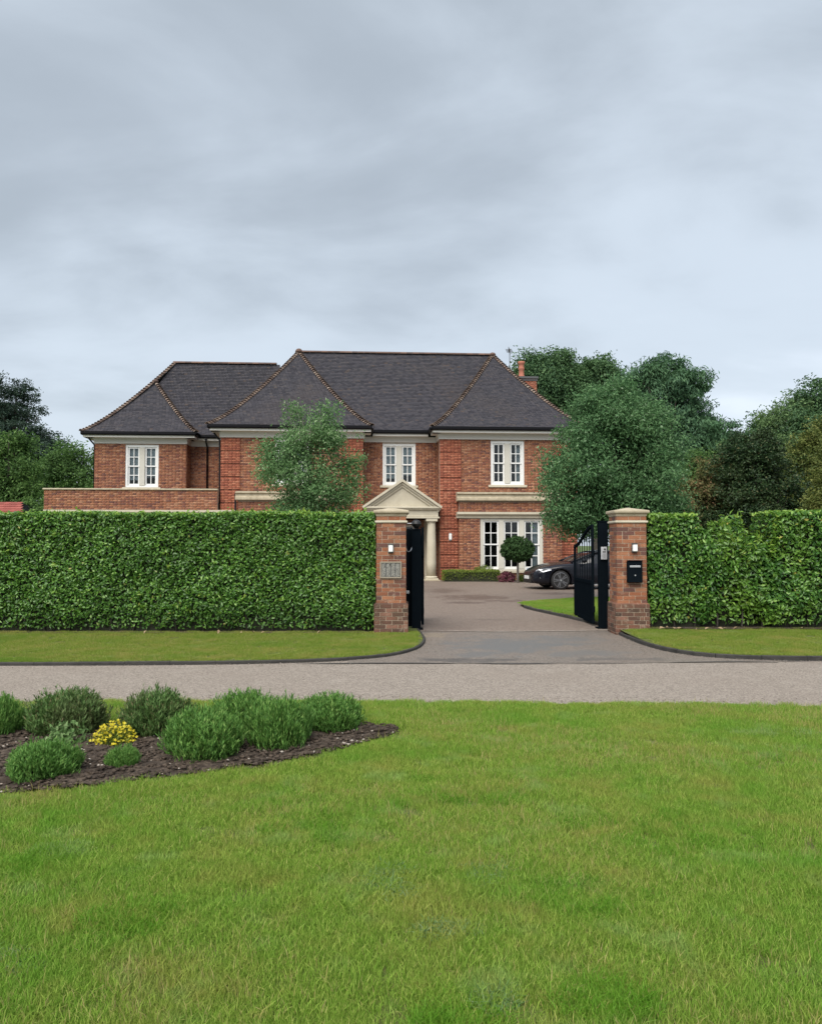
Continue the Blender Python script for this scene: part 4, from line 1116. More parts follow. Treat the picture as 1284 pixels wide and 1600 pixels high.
cut = MB()
for x in wheel_x:
    for sg in (-1, 1):
        n = 28; vs = []; 
        for y in (sg * 0.66, sg * 1.2):
            for k in range(n): vs.append((x + 0.385 * math.cos(2 * PI * k / n), y, 0.335 + 0.385 * math.sin(2 * PI * k / n)))
        cut.add(vs, [(k, (k + 1) % n, n + (k + 1) % n, n + k) for k in range(n)] + [tuple(range(n)), tuple(reversed(range(n, 2 * n)))])
cutter_me = cut.mesh('arch_cut')
cutter = bpy.data.objects.new('arch_cut', cutter_me); COL.objects.link(cutter); cutter.parent = car
bo = body.modifiers.new('arches', 'BOOLEAN'); bo.operation = 'DIFFERENCE'; bo.object = cutter; bo.solver = 'EXACT'
bpy.context.view_layer.update()
dg = bpy.context.evaluated_depsgraph_get()
new_me = bpy.data.meshes.new_from_object(body.evaluated_get(dg))
body.modifiers.clear(); body.data = new_me
bpy.data.objects.remove(cutter)
if not body.data.materials: body.data.materials.append(M['car'])
# greenhouse
gh = MB()
gst = [(-1.95, 0.60, 0.97, 0.99), (-1.45, 0.70, 0.95, 1.17), (-0.9, 0.74, 0.93, 1.30), (-0.35, 0.75, 0.93, 1.34), (0.1, 0.74, 0.94, 1.30), (0.55, 0.73, 0.95, 1.14), (0.95, 0.70, 0.95, 0.97)]
vs, fs = [], []
for x, w, zb, zt in gst:
    half = [(w + 0.08, zb - 0.06), (w, zb + (zt - zb) * 0.45), (w * 0.86, zb + (zt - zb) * 0.88), (w * 0.55, zt), (0.0, zt + 0.01)]
    vs += [(x, y, z) for y, z in half] + [(x, -y, z) for y, z in reversed(half[:-1])]
n = 9
for i in range(len(gst) - 1):
    for k in range(n - 1): fs.append((i * n + k, i * n + k + 1, (i + 1) * n + k + 1, (i + 1) * n + k))
cabin = gh.add(vs, fs).build('window_glass', M['car_glass'], car, smooth=True)
rf = MB(); vs, fs = [], []
for x, w, zb, zt in [(-1.45, 0.70, 0.95, 1.178), (-0.9, 0.74, 0.93, 1.31), (-0.35, 0.75, 0.93, 1.35), (0.1, 0.74, 0.94, 1.31)]:
    for y in (-0.86, -0.55, 0, 0.55, 0.86): vs.append((x, y * w, zb + (zt - zb) * (0.90 if abs(y) > 0.8 else 1.0) + 0.012 + (0.01 if y == 0 else 0)))
for i in range(3):
    for k in range(4): fs.append((i * 5 + k, i * 5 + k + 1, i * 5 + 6 + k, i * 5 + 5 + k))
rf.add(vs, fs).build('roof_panel', M['car'], car, smooth=True)
for sg in (-1, 1):
    MB().tube([(0.98, sg * 0.72, 0.95), (0.55, sg * 0.69, 1.12), (0.1, sg * 0.655, 1.28), (-0.4, sg * 0.655, 1.31), (-0.95, sg * 0.645, 1.27), (-1.5, sg * 0.61, 1.14), (-1.98, sg * 0.55, 0.99)], 0.028, 6).build('pillar', M['car'], car, smooth=True)
    mr = MB().lathe((0.62, sg * 0.99, 1.0), 0, [(0.02, -0.11), (0.07, -0.09), (0.085, 0), (0.07, 0.09), (0.02, 0.11)], 10, 'y').build('mirror', M['car'], car, smooth=True)
    MB().box(-1.0, 1.0, sg * 0.935 - 0.012, sg * 0.935 + 0.012, 0.165, 0.20).build('bright_sill_strip', M['chrome'], car)  # bright strip drawn as a pale line low along the side
    # headlamp: slim swept wedge on the nose corner
    hl = MB().add([(2.22, sg * 0.62, 0.60), (2.20, sg * 0.64, 0.66), (1.78, sg * 0.905, 0.735), (1.74, sg * 0.93, 0.675), (2.02, sg * 0.86, 0.60), (2.24, sg * 0.60, 0.55), (2.15, sg * 0.72, 0.69)],
                  [(0, 1, 6, 4), (1, 6, 2), (6, 2, 3, 4), (0, 4, 5)])
    hlo = hl.build('headlight', M['headlamp'], car, smooth=False); so = hlo.modifiers.new('s', 'SOLIDIFY'); so.thickness = 0.05; so.offset = 0
    MB().box(2.02, 2.14, sg * 0.80 - 0.04, sg * 0.80 + 0.04, 0.40, 0.43).build('side_vent', M['chrome'], car)
MB().box(2.36, 2.385, -0.26, 0.26, 0.36, 0.47).build('number_plate', M['white'], car)
MB().box(2.20, 2.352, -0.5, 0.5, 0.22, 0.34).build('lower_grille', M['car_trim'], car)
for x in wheel_x:
    for sg in (-1, 1):
        w = empty('wheel', (x, sg * 0.80, 0.335), 0, car)
        MB().lathe((0, 0, 0), 0, [(0.24, -0.11), (0.31, -0.115), (0.335, -0.08), (0.335, 0.08), (0.31, 0.115), (0.24, 0.11)], 32, 'y').build('tyre', M['rubber'], w, smooth=True)
        rm = MB().lathe((0, sg * 0.07, 0), 0, [(0.235, -0.03), (0.262, 0.045), (0.245, 0.05), (0.225, 0.0)], 32, 'y')
        for k in range(5):
            for da in (-0.16, 0.16):
                a = 2 * PI * k / 5 + da; ca, sa = math.cos(a), math.sin(a)
                y = sg * 0.112
                rm.add([(ca * 0.04 - sa * 0.022, y, sa * 0.04 + ca * 0.022), (ca * 0.04 + sa * 0.022, y, sa * 0.04 - ca * 0.022), (ca * 0.245 + sa * 0.016, y, sa * 0.245 - ca * 0.016), (ca * 0.245 - sa * 0.016, y, sa * 0.245 + ca * 0.016),
                        (ca * 0.04 - sa * 0.022, y - sg * 0.03, sa * 0.04 + ca * 0.022), (ca * 0.04 + sa * 0.022, y - sg * 0.03, sa * 0.04 - ca * 0.022), (ca * 0.245 + sa * 0.016, y - sg * 0.03, sa * 0.245 - ca * 0.016), (ca * 0.245 - sa * 0.016, y - sg * 0.03, sa * 0.245 + ca * 0.016)],
                       [(0, 1, 2, 3), (0, 4, 5, 1), (1, 5, 6, 2), (2, 6, 7, 3), (3, 7, 4, 0)])
        rm.lathe((0, sg * 0.11, 0), 0, [(0.05, -0.02), (0.05, 0.012)], 14, 'y')
        rm.build('rim', M['rim'], w)
        MB().lathe((0, sg * 0.04, 0), 0, [(0.236, -0.02), (0.236, 0.02)], 24, 'y').build('brake_drum', M['car_trim'], w)
        MB().lathe((0, sg * 0.124, 0), 0, [(0.03, -0.004), (0.03, 0.004)], 12, 'y').build('hub_cap', M['chrome'], w)
MB().box(-1.9, 1.9, -0.62, 0.62, 0.16, 0.5).build('underbody', M['car_trim'], car)

# ================================================================== foliage
def rand_dirs(rng, n):
    v = rng.normal(size=(n, 3)); return v / np.linalg.norm(v, axis=1, keepdims=True)
def leaf_arrays(rng, P, N, L, Wd, fold=0.3, hang=0.0, mid=False):
    """pointed folded leaves at P facing N"""
    n = len(P); T = rand_dirs(rng, n); T[:, 2] -= hang
    A = T - N * np.sum(T * N, axis=1, keepdims=True) * 0.8; A /= np.linalg.norm(A, axis=1, keepdims=True) + 1e-9
    S = np.cross(N, A); S /= np.linalg.norm(S, axis=1, keepdims=True) + 1e-9
    L = (L * rng.uniform(0.65, 1.25, n))[:, None]; Wd = (Wd * rng.uniform(0.7, 1.2, n))[:, None]
    up = np.cross(A, S)
    b = P - A * L * 0.5; t = P + A * L * 0.5 - up * L * 0.08
    l = P - A * L * 0.08 + S * Wd * 0.5 + up * Wd * fold; r = P - A * L * 0.08 - S * Wd * 0.5 + up * Wd * fold
    V = np.stack([b, r, t, l], axis=1).reshape(-1, 3)
    k = np.arange(n)[:, None] * 4
    F = np.concatenate([k + [0, 1, 2], k + [0, 2, 3]], axis=1).reshape(-1, 3)
    return V, F
def leaf_object(name, arrs, material, parent, kind=None):
    Vs, Fs, o = [], [], 0
    for V, F in arrs:
        Vs.append(V); Fs.append(F + o); o += len(V)
    ob = link(name, npmesh(name, np.concatenate(Vs), np.concatenate(Fs)), material, parent)
    if kind: tag(ob, kind=kind)
    return ob

def crown_points(rng, blobs, n_clump, per, spread, shell=0.75, flat=1.0):
    """leaf positions gathered in clumps spread through a set of ellipsoids"""
    vol = np.array([b[3] * b[4] * b[5] for b in blobs]) ** 0.8; cnt = (vol / vol.sum() * n_clump).astype(int) + 1
    Ps, Ns = [], []
    for b, c in zip(blobs, cnt):
        d = rand_dirs(rng, c); rad = shell + (1 - shell) * rng.random(c) ** 0.7
        inner = rng.random(c) < 0.3; rad[inner] = rng.random(inner.sum()) * shell
        rad = rad * rng.uniform(0.86, 1.12, c)
        C = np.array(b[:3]) + d * rad[:, None] * np.array(b[3:])
        off = np.clip(rng.normal(size=(c, per, 3)), -1.5, 1.5) * spread * rng.uniform(0.6, 1.4, (c, 1, 1)); off[:, :, 2] *= flat
        Ps.append((C[:, None, :] + off).reshape(-1, 3))
        nn = (d[:, None, :] * 0.7 + rng.normal(size=(c, per, 3)) * 0.6 + np.array([0, 0, 0.45])); nn /= np.linalg.norm(nn, axis=2, keepdims=True)
        Ns.append(nn.reshape(-1, 3))
    return np.concatenate(Ps), np.concatenate(Ns)

def branches(rng, base, blobs, trunk_r, fork_z, n_limb, n=6):
    """tapered trunk with limbs reaching into the crown; local coordinates"""
    mb = MB(); top = Vector((0, 0, fork_z))
    crown_c = np.mean([b[:3] for b in blobs], axis=0); zt = max(b[2] + b[5] * 0.7 for b in blobs)
    wob = lambda s: Vector((rng.normal() * s, rng.normal() * s, 0))
    trunk = [Vector((0, 0, -0.15)), Vector((0, 0, 0.25)) , top * 0.5 + wob(0.05), top + wob(0.05), Vector((crown_c[0] * 0.6, crown_c[1] * 0.6, (fork_z + zt) / 2)), Vector((crown_c[0], crown_c[1], zt))]
    mb.tube(trunk, [trunk_r * 1.35, trunk_r * 1.05, trunk_r * 0.92, trunk_r * 0.8, trunk_r * 0.45, trunk_r * 0.1], 8)
    for i in range(n_limb):
        b = blobs[i % len(blobs)]; d = rand_dirs(rng, 1)[0]; d[2] = abs(d[2]) * 0.6 + 0.1
        tip = Vector(np.array(b[:3]) + d * np.array(b[3:]) * 0.62)
        f = rng.uniform(0.25, 0.85); st = trunk[3].lerp(trunk[5], f * 0.8) if f > 0.4 else trunk[3]
        m1 = st.lerp(tip, 0.45) + Vector((0, 0, 0.08 * (tip - st).length)) + wob(0.1)
        mb.tube([st, m1, tip], [trunk_r * 0.42 * (1 - 0.5 * f), trunk_r * 0.22, trunk_r * 0.05], n)
        for k in range(2):
            t2 = tip + Vector(np.clip(rng.normal(size=3), -1, 1) * 0.22 * b[3]); mb.tube([m1, m1.lerp(t2, 0.5) + wob(0.05), t2], [trunk_r * 0.16, trunk_r * 0.1, trunk_r * 0.03], 4)
    return mb

def lobed(rng, blobs, k=7, r=0.40):
    out = []
    for b in blobs:
        b = np.array(b, float); out.append((*b[:3], *(b[3:] * 0.80)))
        for d in rand_dirs(rng, k):
            d[2] = abs(d[2]) * 1.1 - 0.25
            q = rng.uniform(0.7, 1.3); out.append((*(b[:3] + d * b[3:] * rng.uniform(0.62, 0.86)), *(b[3:] * r * q)))
    return out

def tree(name, loc, blobs, label, lmat, bark='bark', seed=1, n_clump=300, per=30, spread=0.3, leaf=(0.1, 0.05), trunk_r=0.15, fork=2.0, limbs=12, cat='tree', group=None, hang=0.2, flat=0.8, shell=0.75, fold=0.3, lobes=7):
    rng = np.random.default_rng(seed)
    r = tag(empty(name, loc), label, cat, group)
    branches(rng, None, blobs, trunk_r, fork, limbs).build('trunk', M[bark], r, smooth=True)
    P, N = crown_points(rng, lobed(rng, blobs, lobes), n_clump, per, spread, shell, flat)
    keep = P[:, 2] > 0.12
    leaf_object('crown', [leaf_arrays(rng, P[keep], N[keep], leaf[0], leaf[1], fold, hang)], lmat, r)
    return r

L_ = {}
L_['birch'] = leaf_mat('birch_leaf', [(0, (0.045, 0.09, 0.035)), (0.5, (0.08, 0.145, 0.055)), (0.9, (0.12, 0.195, 0.085)), (1, (0.24, 0.28, 0.18))], 0.3, patch=(0.8, (0.045, 0.10, 0.04), 0.5), gain=(1.8, 1.85, 1.8))
L_['hornbeam'] = leaf_mat('hornbeam_leaf', [(0, (0.034, 0.075, 0.030)), (0.5, (0.062, 0.118, 0.046)), (0.93, (0.092, 0.16, 0.066)), (1, (0.19, 0.24, 0.15))], 0.28, patch=(0.7, (0.045, 0.092, 0.038), 0.5), gain=(1.75, 1.85, 1.9))
L_['skyline'] = leaf_mat('skyline_leaf', [(0, (0.04, 0.07, 0.03)), (0.5, (0.062, 0.105, 0.045)), (1, (0.10, 0.15, 0.065))], 0.25, patch=(0.3, (0.085, 0.125, 0.05), 0.6), gain=(1.8, 1.85, 1.7))
L_['oak'] = leaf_mat('oak_leaf', [(0, (0.022, 0.05, 0.024)), (0.5, (0.04, 0.08, 0.036)), (1, (0.068, 0.12, 0.05))], 0.2, patch=(0.35, (0.058, 0.105, 0.04), 0.5), gain=(1.75, 1.75, 1.7))
L_['cypress'] = leaf_mat('cypress_leaf', [(0, (0.022, 0.05, 0.030)), (0.5, (0.042, 0.082, 0.045)), (1, (0.075, 0.13, 0.065))], 0.15, patch=(0.3, (0.06, 0.115, 0.05), 0.5), gain=(1.65, 1.75, 1.75))
L_['pine'] = leaf_mat('pine_needle', [(0, (0.012, 0.024, 0.018)), (0.6, (0.022, 0.042, 0.028)), (1, (0.04, 0.065, 0.04))], 0.1, gain=(1.5, 1.5, 1.5))
L_['fresh'] = leaf_mat('fresh_leaf', [(0, (0.038, 0.08, 0.024)), (0.5, (0.062, 0.122, 0.034)), (1, (0.11, 0.185, 0.058))], 0.3, patch=(0.4, (0.035, 0.072, 0.026), 0.6), gain=(1.5, 1.5, 1.35))
L_['holly'] = leaf_mat('holly_leaf', [(0, (0.014, 0.032, 0.014)), (0.6, (0.026, 0.055, 0.022)), (0.93, (0.05, 0.085, 0.035)), (1, (0.11, 0.10, 0.05))], 0.12, rough=0.4, patch=(0.9, (0.045, 0.062, 0.025), 0.4), gain=(1.15, 1.15, 1.05))
L_['photinia'] = leaf_mat('photinia_leaf', [(0, (0.085, 0.105, 0.038)), (0.55, (0.15, 0.14, 0.06)), (0.85, (0.22, 0.155, 0.08)), (1, (0.32, 0.18, 0.11))], 0.25, patch=(0.9, (0.09, 0.125, 0.042), 0.6), gain=(1.2, 1.2, 1.15))
L_['yellowgreen'] = leaf_mat('yellowgreen_leaf', [(0, (0.06, 0.085, 0.025)), (0.5, (0.115, 0.145, 0.04)), (1, (0.20, 0.21, 0.075))], 0.25, patch=(0.7, (0.06, 0.09, 0.03), 0.5), gain=(1.15, 1.15, 1.0))
L_['laurel'] = leaf_mat('laurel_leaf', [(0, (0.022, 0.062, 0.014)), (0.4, (0.044, 0.108, 0.020)), (0.8, (0.076, 0.165, 0.032)), (0.99, (0.13, 0.22, 0.055)), (1, (0.20, 0.17, 0.06))], 0.2, rough=0.36, spec=0.5, patch=(1.3, (0.032, 0.078, 0.017), 0.6), gain=(1.85, 1.85, 1.45))
L_['laurel_new'] = leaf_mat('laurel_new_leaf', [(0, (0.07, 0.16, 0.025)), (0.5, (0.12, 0.24, 0.035)), (1, (0.22, 0.32, 0.07))], 0.3, rough=0.35, spec=0.5)
L_['laurel_mix'] = leaf_mat('laurel_mixed_leaf', [(0, (0.018, 0.055, 0.014)), (0.4, (0.036, 0.098, 0.02)), (0.8, (0.07, 0.155, 0.034)), (0.985, (0.13, 0.22, 0.06)), (1, (0.28, 0.22, 0.06))], 0.22, rough=0.36, spec=0.5, patch=(1.1, (0.11, 0.19, 0.026), 0.6), gain=(1.8, 1.8, 1.4))
L_['box'] = leaf_mat('box_leaf', [(0, (0.06, 0.10, 0.022)), (0.6, (0.11, 0.165, 0.032)), (1, (0.17, 0.22, 0.05))], 0.25)
L_['topiary'] = leaf_mat('topiary_leaf', [(0, (0.018, 0.045, 0.018)), (0.6, (0.032, 0.075, 0.028)), (1, (0.055, 0.11, 0.045))], 0.15)
L_['azalea'] = leaf_mat('azalea_flower', [(0, (0.16, 0.04, 0.065)), (0.5, (0.27, 0.08, 0.12)), (0.75, (0.34, 0.14, 0.18)), (1, (0.10, 0.13, 0.04))], 0.2, gain=(1, 1, 1))
L_['lavender'] = leaf_mat('lavender_leaf', [(0, (0.035, 0.085, 0.024)), (0.45, (0.075, 0.155, 0.042)), (0.85, (0.125, 0.22, 0.066)), (1, (0.19, 0.26, 0.10))], 0.3, patch=(2.5, (0.06, 0.13, 0.036), 0.5), gain=(1.55, 1.65, 1.25))
L_['lavender_dark'] = leaf_mat('lavender_dark_leaf', [(0, (0.042, 0.072, 0.028)), (0.45, (0.072, 0.125, 0.046)), (0.85, (0.11, 0.18, 0.07)), (1, (0.14, 0.10, 0.07))], 0.25, patch=(3.0, (0.075, 0.07, 0.042), 0.45), gain=(1.45, 1.55, 1.2))

# ---- background trees (distances in metres)
def B(*a): return a
tree('pine_tree', (-30.6, 60, 0), [B(0, 0, 9.5, 4.2, 4, 3.0), B(2.4, -0.5, 8.0, 3.2, 3, 2.0), B(-0.5, 0, 11.8, 3.0, 3, 2.6), B(3.0, 0, 6.0, 2.4, 2.4, 1.2), B(-2, 0, 6, 3, 3, 2)], 'dark tall pine at the far left edge behind the garden', L_['pine'], seed=11, n_clump=620, per=70, spread=0.30, leaf=(0.24, 0.08), lobes=10, trunk_r=0.4, fork=4, limbs=18, flat=0.5, group=None, hang=-0.3)
tree('garden_tree', (-23.8, 47, 0), [B(0, 0, 5.6, 2.0, 2, 2.6), B(-0.8, -0.5, 3.8, 2.0, 2, 2.0), B(0.8, -0.6, 3.6, 1.7, 1.7, 1.8), B(-0.2, 0, 7.3, 1.2, 1.2, 1.3)], 'bright green leafy tree left of the house, before the pine', L_['fresh'], seed=12, n_clump=330, per=45, spread=0.30, leaf=(0.24, 0.12), trunk_r=0.2, fork=2.2)
tree('garden_tree', (-22.9, 55, 0), [B(0, 0, 5.8, 2.8, 2.4, 3.4), B(1.4, 0, 4.0, 2.4, 2, 2.6), B(-1.2, 0, 7.0, 1.8, 1.8, 2.0)], 'rounded green tree touching the left end of the house roof', L_['fresh'], seed=13, n_clump=420, per=45, spread=0.33, leaf=(0.22, 0.11), trunk_r=0.22, fork=2.2)
tree('garden_shrub', (-20.2, 43, 0), [B(0, 0, 2.4, 1.5, 1.4, 1.9), B(1.3, 0, 2.0, 1.2, 1.2, 1.5)], 'low dark green shrub between terrace wall and red shed roof', L_['fresh'], seed=14, n_clump=200, per=40, spread=0.25, leaf=(0.2, 0.10), trunk_r=0.1, fork=0.8, cat='shrub')
tree('garden_shrub', (-23.6, 42, 0), [B(0, 0, 2.9, 1.3, 1.3, 1.6), B(-1.2, 0, 2.4, 1.3, 1.2, 1.6)], 'low green shrub at the left edge above the red shed roof', L_['fresh'], seed=15, n_clump=200, per=40, spread=0.25, leaf=(0.2, 0.10), trunk_r=0.1, fork=0.8, cat='shrub')
tree('garden_shrub', (-17.6, 50, 0), [B(0, 0, 3.3, 1.6, 1.3, 2.2), B(-1.8, 0, 3.6, 1.5, 1.3, 2.0)], 'green shrub seen between terrace wall and the end of the house', L_['fresh'], seed=16, n_clump=200, per=40, spread=0.3, leaf=(0.2, 0.10), trunk_r=0.12, fork=1, cat='shrub')
tree('oak_tree', (10.8, 60, 0), [B(0, 0, 13.4, 2.8, 2.5, 2.7), B(-1.5, 0, 14.6, 1.5, 1.5, 1.7), B(1.2, 0, 11.5, 2.6, 2.4, 3.0), B(0.6, 0, 15.2, 1.4, 1.4, 1.4)], 'dark oak behind the chimney, nearest the roof', L_['oak'], seed=21, n_clump=600, per=70, spread=0.40, leaf=(0.23, 0.13), trunk_r=0.4, fork=6, limbs=14, group=None)
tree('oak_tree', (14.6, 62, 0), [B(0, 0, 14.2, 2.0, 2, 2.4), B(0.8, 0, 12.0, 2.8, 2.4, 3.2), B(-0.6, 0, 11.3, 2.2, 2, 2.6)], 'dark oak second from the chimney, above the big drive tree', L_['oak'], seed=22, n_clump=600, per=70, spread=0.40, leaf=(0.23, 0.13), trunk_r=0.4, fork=6, limbs=14)
tree('cypress_tree', (15.6, 48, 0), [B(-0.4, 0, 9.6, 2.4, 2.2, 3.6), B(1.3, 0, 7.8, 2.4, 2.2, 3.6), B(2.4, -0.3, 6.6, 1.9, 1.8, 3.2), B(0.0, 0, 6, 3.0, 2.5, 3.5), B(1.0, 0, 11.2, 1.5, 1.4, 1.8), B(-1.2, 0, 11.4, 1.4, 1.3, 1.6)], 'tall dark feathery conifer behind the big drive tree', L_['cypress'], seed=23, n_clump=1000, per=56, spread=0.34, leaf=(0.34, 0.075), trunk_r=0.35, fork=2.5, limbs=22, hang=-1.2, flat=0.55, shell=0.7)
for i, (px, X, Y, top, w, lm, lab) in enumerate([
        (1150, 30.0, 74, 12.0, 3.4, 'oak', 'distant dark tree beside the conifer, lowest on the right skyline'),
        (1195, 32.0, 70, 13.2, 3.6, 'oak', 'distant rounded tree in the middle of the right skyline'),
        (1240, 33.5, 68, 14.8, 3.4, 'oak', 'distant dark tree right of the skyline middle'),
        (1284, 35.5, 66, 16.0, 3.6, 'oak', 'tallest distant tree at the right edge of the skyline')]):
    tree('distant_tree', (X, Y, 0), [B(0, 0, top - 3.0, w, w, 3.0), B(-w * 0.6, 0, top - 5.2, w * 0.8, w * 0.8, 3.2), B(w * 0.5, 0, top - 5.0, w * 0.9, w * 0.8, 3.6), B(0, -1, top - 7, w * 1.2, w, 3.4)], lab, L_['skyline'] if i % 2 == 0 else L_['oak'], seed=30 + i, n_clump=560, per=60, spread=0.45, leaf=(0.26, 0.15), trunk_r=0.35, fork=5, limbs=10, group='trees on the right skyline')
tree('garden_tree', (15.4, 42, 0), [B(0, 0, 5.0, 1.3, 1.3, 2.2), B(-0.5, 0, 3.0, 1.6, 1.4, 2.0)], 'light green small tree between the conifer and the copper-tipped shrub', L_['fresh'], seed=40, n_clump=240, per=40, spread=0.26, leaf=(0.2, 0.10), trunk_r=0.12, fork=1.2)
tree('garden_tree', (18.6, 44, 0), [B(0, 0, 5.2, 1.9, 1.6, 2.6), B(1.6, 0, 5.8, 1.7, 1.5, 2.4)], 'mid green tree rising behind the big dark evergreen shrub', L_['skyline'], seed=41, n_clump=320, per=40, spread=0.28, leaf=(0.2, 0.11), trunk_r=0.15, fork=1.2)
tree('garden_tree', (18.9, 36, 0), [B(0, 0, 5.4, 1.7, 1.5, 1.9), B(0.9, 0, 6.2, 1.3, 1.2, 1.4), B(-0.8, 0, 4.2, 1.3, 1.2, 1.8)], 'yellow green tree behind the dark evergreen shrub at the right', L_['yellowgreen'], seed=42, n_clump=300, per=40, spread=0.25, leaf=(0.17, 0.09), trunk_r=0.15, fork=1.2)
tree('evergreen_shrub', (11.5, 26.5, 0), [B(0.2, 0, 3.9, 1.55, 1.4, 1.75), B(-0.75, -0.1, 2.7, 1.05, 1.1, 1.7), B(0.9, 0, 2.9, 1.1, 1.1, 1.9), B(0, 0, 1.6, 1.7, 1.5, 1.5)], 'big dark rounded evergreen shrub behind the right hedge', L_['holly'], seed=43, n_clump=1100, per=46, spread=0.13, leaf=(0.10, 0.055), lobes=9, trunk_r=0.14, fork=0.8, cat='shrub')
tree('copper_shrub', (9.95, 27.2, 0), [B(-0.2, 0, 2.6, 0.8, 0.8, 1.6), B(0.35, 0, 3.35, 0.75, 0.7, 1.3), B(0.7, 0, 3.9, 0.5, 0.5, 0.85)], 'copper-tipped shrub left of the big dark evergreen', L_['photinia'], seed=44, n_clump=300, per=40, spread=0.15, leaf=(0.11, 0.05), trunk_r=0.1, fork=0.8, cat='shrub')
tree('bronze_shrub', (12.75, 23.5, 0), [B(0.3, 0, 3.9, 1.1, 1.0, 1.6), B(-0.3, 0, 2.4, 1.1, 1.0, 1.4)], 'bronze green shrub at the right edge above the clipped hedge', L_['yellowgreen'], seed=45, n_clump=330, per=42, spread=0.17, leaf=(0.11, 0.05), trunk_r=0.1, fork=0.8, cat='shrub')

# ---- the two small trees by the drive
tree('young_tree', (-3.15, 25.2, 0), [B(0.0, 0, 4.9, 1.15, 1.0, 1.0), B(-0.7, 0, 3.9, 1.2, 1.1, 1.2), B(0.55, 0, 3.3, 1.1, 1.1, 1.2), B(-0.55, 0, 5.75, 0.4, 0.4, 0.5), B(0.45, 0, 5.75, 0.4, 0.4, 0.45), B(1.25, 0, 4.1, 0.5, 0.5, 0.5), B(-1.35, 0, 4.7, 0.45, 0.4, 0.4), B(-0.3, 0, 2.6, 1.1, 1, 0.9)], 'young pale-leaved tree standing before the left bay of the house', L_['birch'], bark='bark_pale', seed=51, n_clump=720, per=34, spread=0.17, leaf=(0.095, 0.048), lobes=9, trunk_r=0.07, fork=1.6, limbs=22, hang=0.5, shell=0.55)
tree('drive_tree', (6.0, 22.6, 0), [B(-0.25, 0, 4.9, 1.35, 1.4, 1.35), B(-1.05, -0.2, 3.5, 1.35, 1.4, 1.35), B(0.75, 0, 3.7, 1.3, 1.4, 1.45), B(-0.3, 0, 2.75, 1.7, 1.6, 0.95), B(-0.15, 0, 5.95, 0.7, 0.7, 0.65), B(0.75, 0, 5.1, 0.8, 0.8, 0.75), B(1.2, 0, 2.3, 0.9, 0.9, 0.9), B(-1.45, -0.3, 2.4, 0.85, 1.0, 0.75), B(-0.6, -0.4, 2.15, 0.9, 0.9, 0.55), B(-1.1, 0, 4.6, 0.75, 0.8, 0.7)], 'full dark green drive tree overhanging the right gate', L_['hornbeam'], seed=52, n_clump=2100, per=38, spread=0.17, leaf=(0.10, 0.045), trunk_r=0.10, fork=1.8, limbs=16, hang=0.5, shell=0.6, lobes=10)

# ---- clipped laurel hedges
def hedge_leaves(rng, x0, x1, y0, y1, z0, z1f, dens, leaf, wob=0.05, faces='ftlr'):
    """leaves on front, top and ends of a hedge block; z1f(x) is the top height"""
    Ps, Ns = [], []
    def emit(n, fn, nrm, jit):
        p = fn(n); Ps.append(p); nn = np.array(nrm) + rng.normal(size=(len(p), 3)) * jit; Ns.append(nn / np.linalg.norm(nn, axis=1, keepdims=True))
    hgt = lambda x: np.array([z1f(q) for q in x])
    bump = lambda a, b: wob * (np.sin(a * 2.3 + 1) * np.sin(b * 3.1) + 0.6 * np.sin(a * 6.7) * np.sin(b * 7.9 + 2))
    def front(n):
        x = rng.uniform(x0, x1, n); t = rng.random(n); h = hgt(x); z = z0 + t * (h - z0)
        lay = rng.choice([0.0, 0.06, 0.13, 0.2], n, p=[0.5, 0.25, 0.15, 0.1])
        y = y0 + lay + bump(x, z) + rng.normal(size=n) * 0.02
        low = np.clip((0.42 - (z - z0)) / 0.42, 0, 1); y += low * 0.12
        kp = rng.random(n) > low * 0.55
        return np.stack([x, y, z], 1)[kp]
    def topf(n):
        x = rng.uniform(x0, x1, n); y = rng.uniform(y0, y1, n)
        return np.stack([x, y, hgt(x) + rng.normal(size=n) * 0.018 - rng.choice([0, 0.05], n)], 1)
    A = (x1 - x0) * (z1f((x0 + x1) / 2) - z0)
    emit(int(A * dens), front, (0, -0.8, 0.5), 0.6)
    emit(int((x1 - x0) * (y1 - y0) * dens * 0.8), topf, (0, -0.15, 1), 0.55)
    for xe, nx in ((x0, -1), (x1, 1)):
        def end(n):
            y = rng.uniform(y0, y1, n); z = z0 + rng.random(n) * (z1f(xe) - z0)
            return np.stack([xe - nx * rng.choice([0, 0.06, 0.12], n) + rng.normal(size=n) * 0.015, y, z], 1)
        emit(int((y1 - y0) * (z1f(xe) - z0) * dens * 0.7), end, (nx * 0.8, 0, 0.4), 0.6)
    return np.concatenate(Ps), np.concatenate(Ns)
M['hedge_core'] = mat('hedge_shade', (0.012, 0.02, 0.008), 0.95, noise=(14, 0.2, (0.03, 0.028, 0.016)))  # near-black solid filling: shade between the leaves put into its colour
def hedge_stems(rng, r, xs, y, h):
    mb = MB()
    for x in xs:
        xx = x + rng.uniform(-0.08, 0.08); d = rng.uniform(-0.25, 0.25)
        mb.tube([(xx, y, -0.05), (xx + d * 0.3, y - 0.02, 0.3), (xx + d, y + 0.05, 0.9)], [0.022, 0.017, 0.008], 5)
    mb.build('stems', M['bark'], r, smooth=True)
HY0, HY1 = 14.72, 15.65
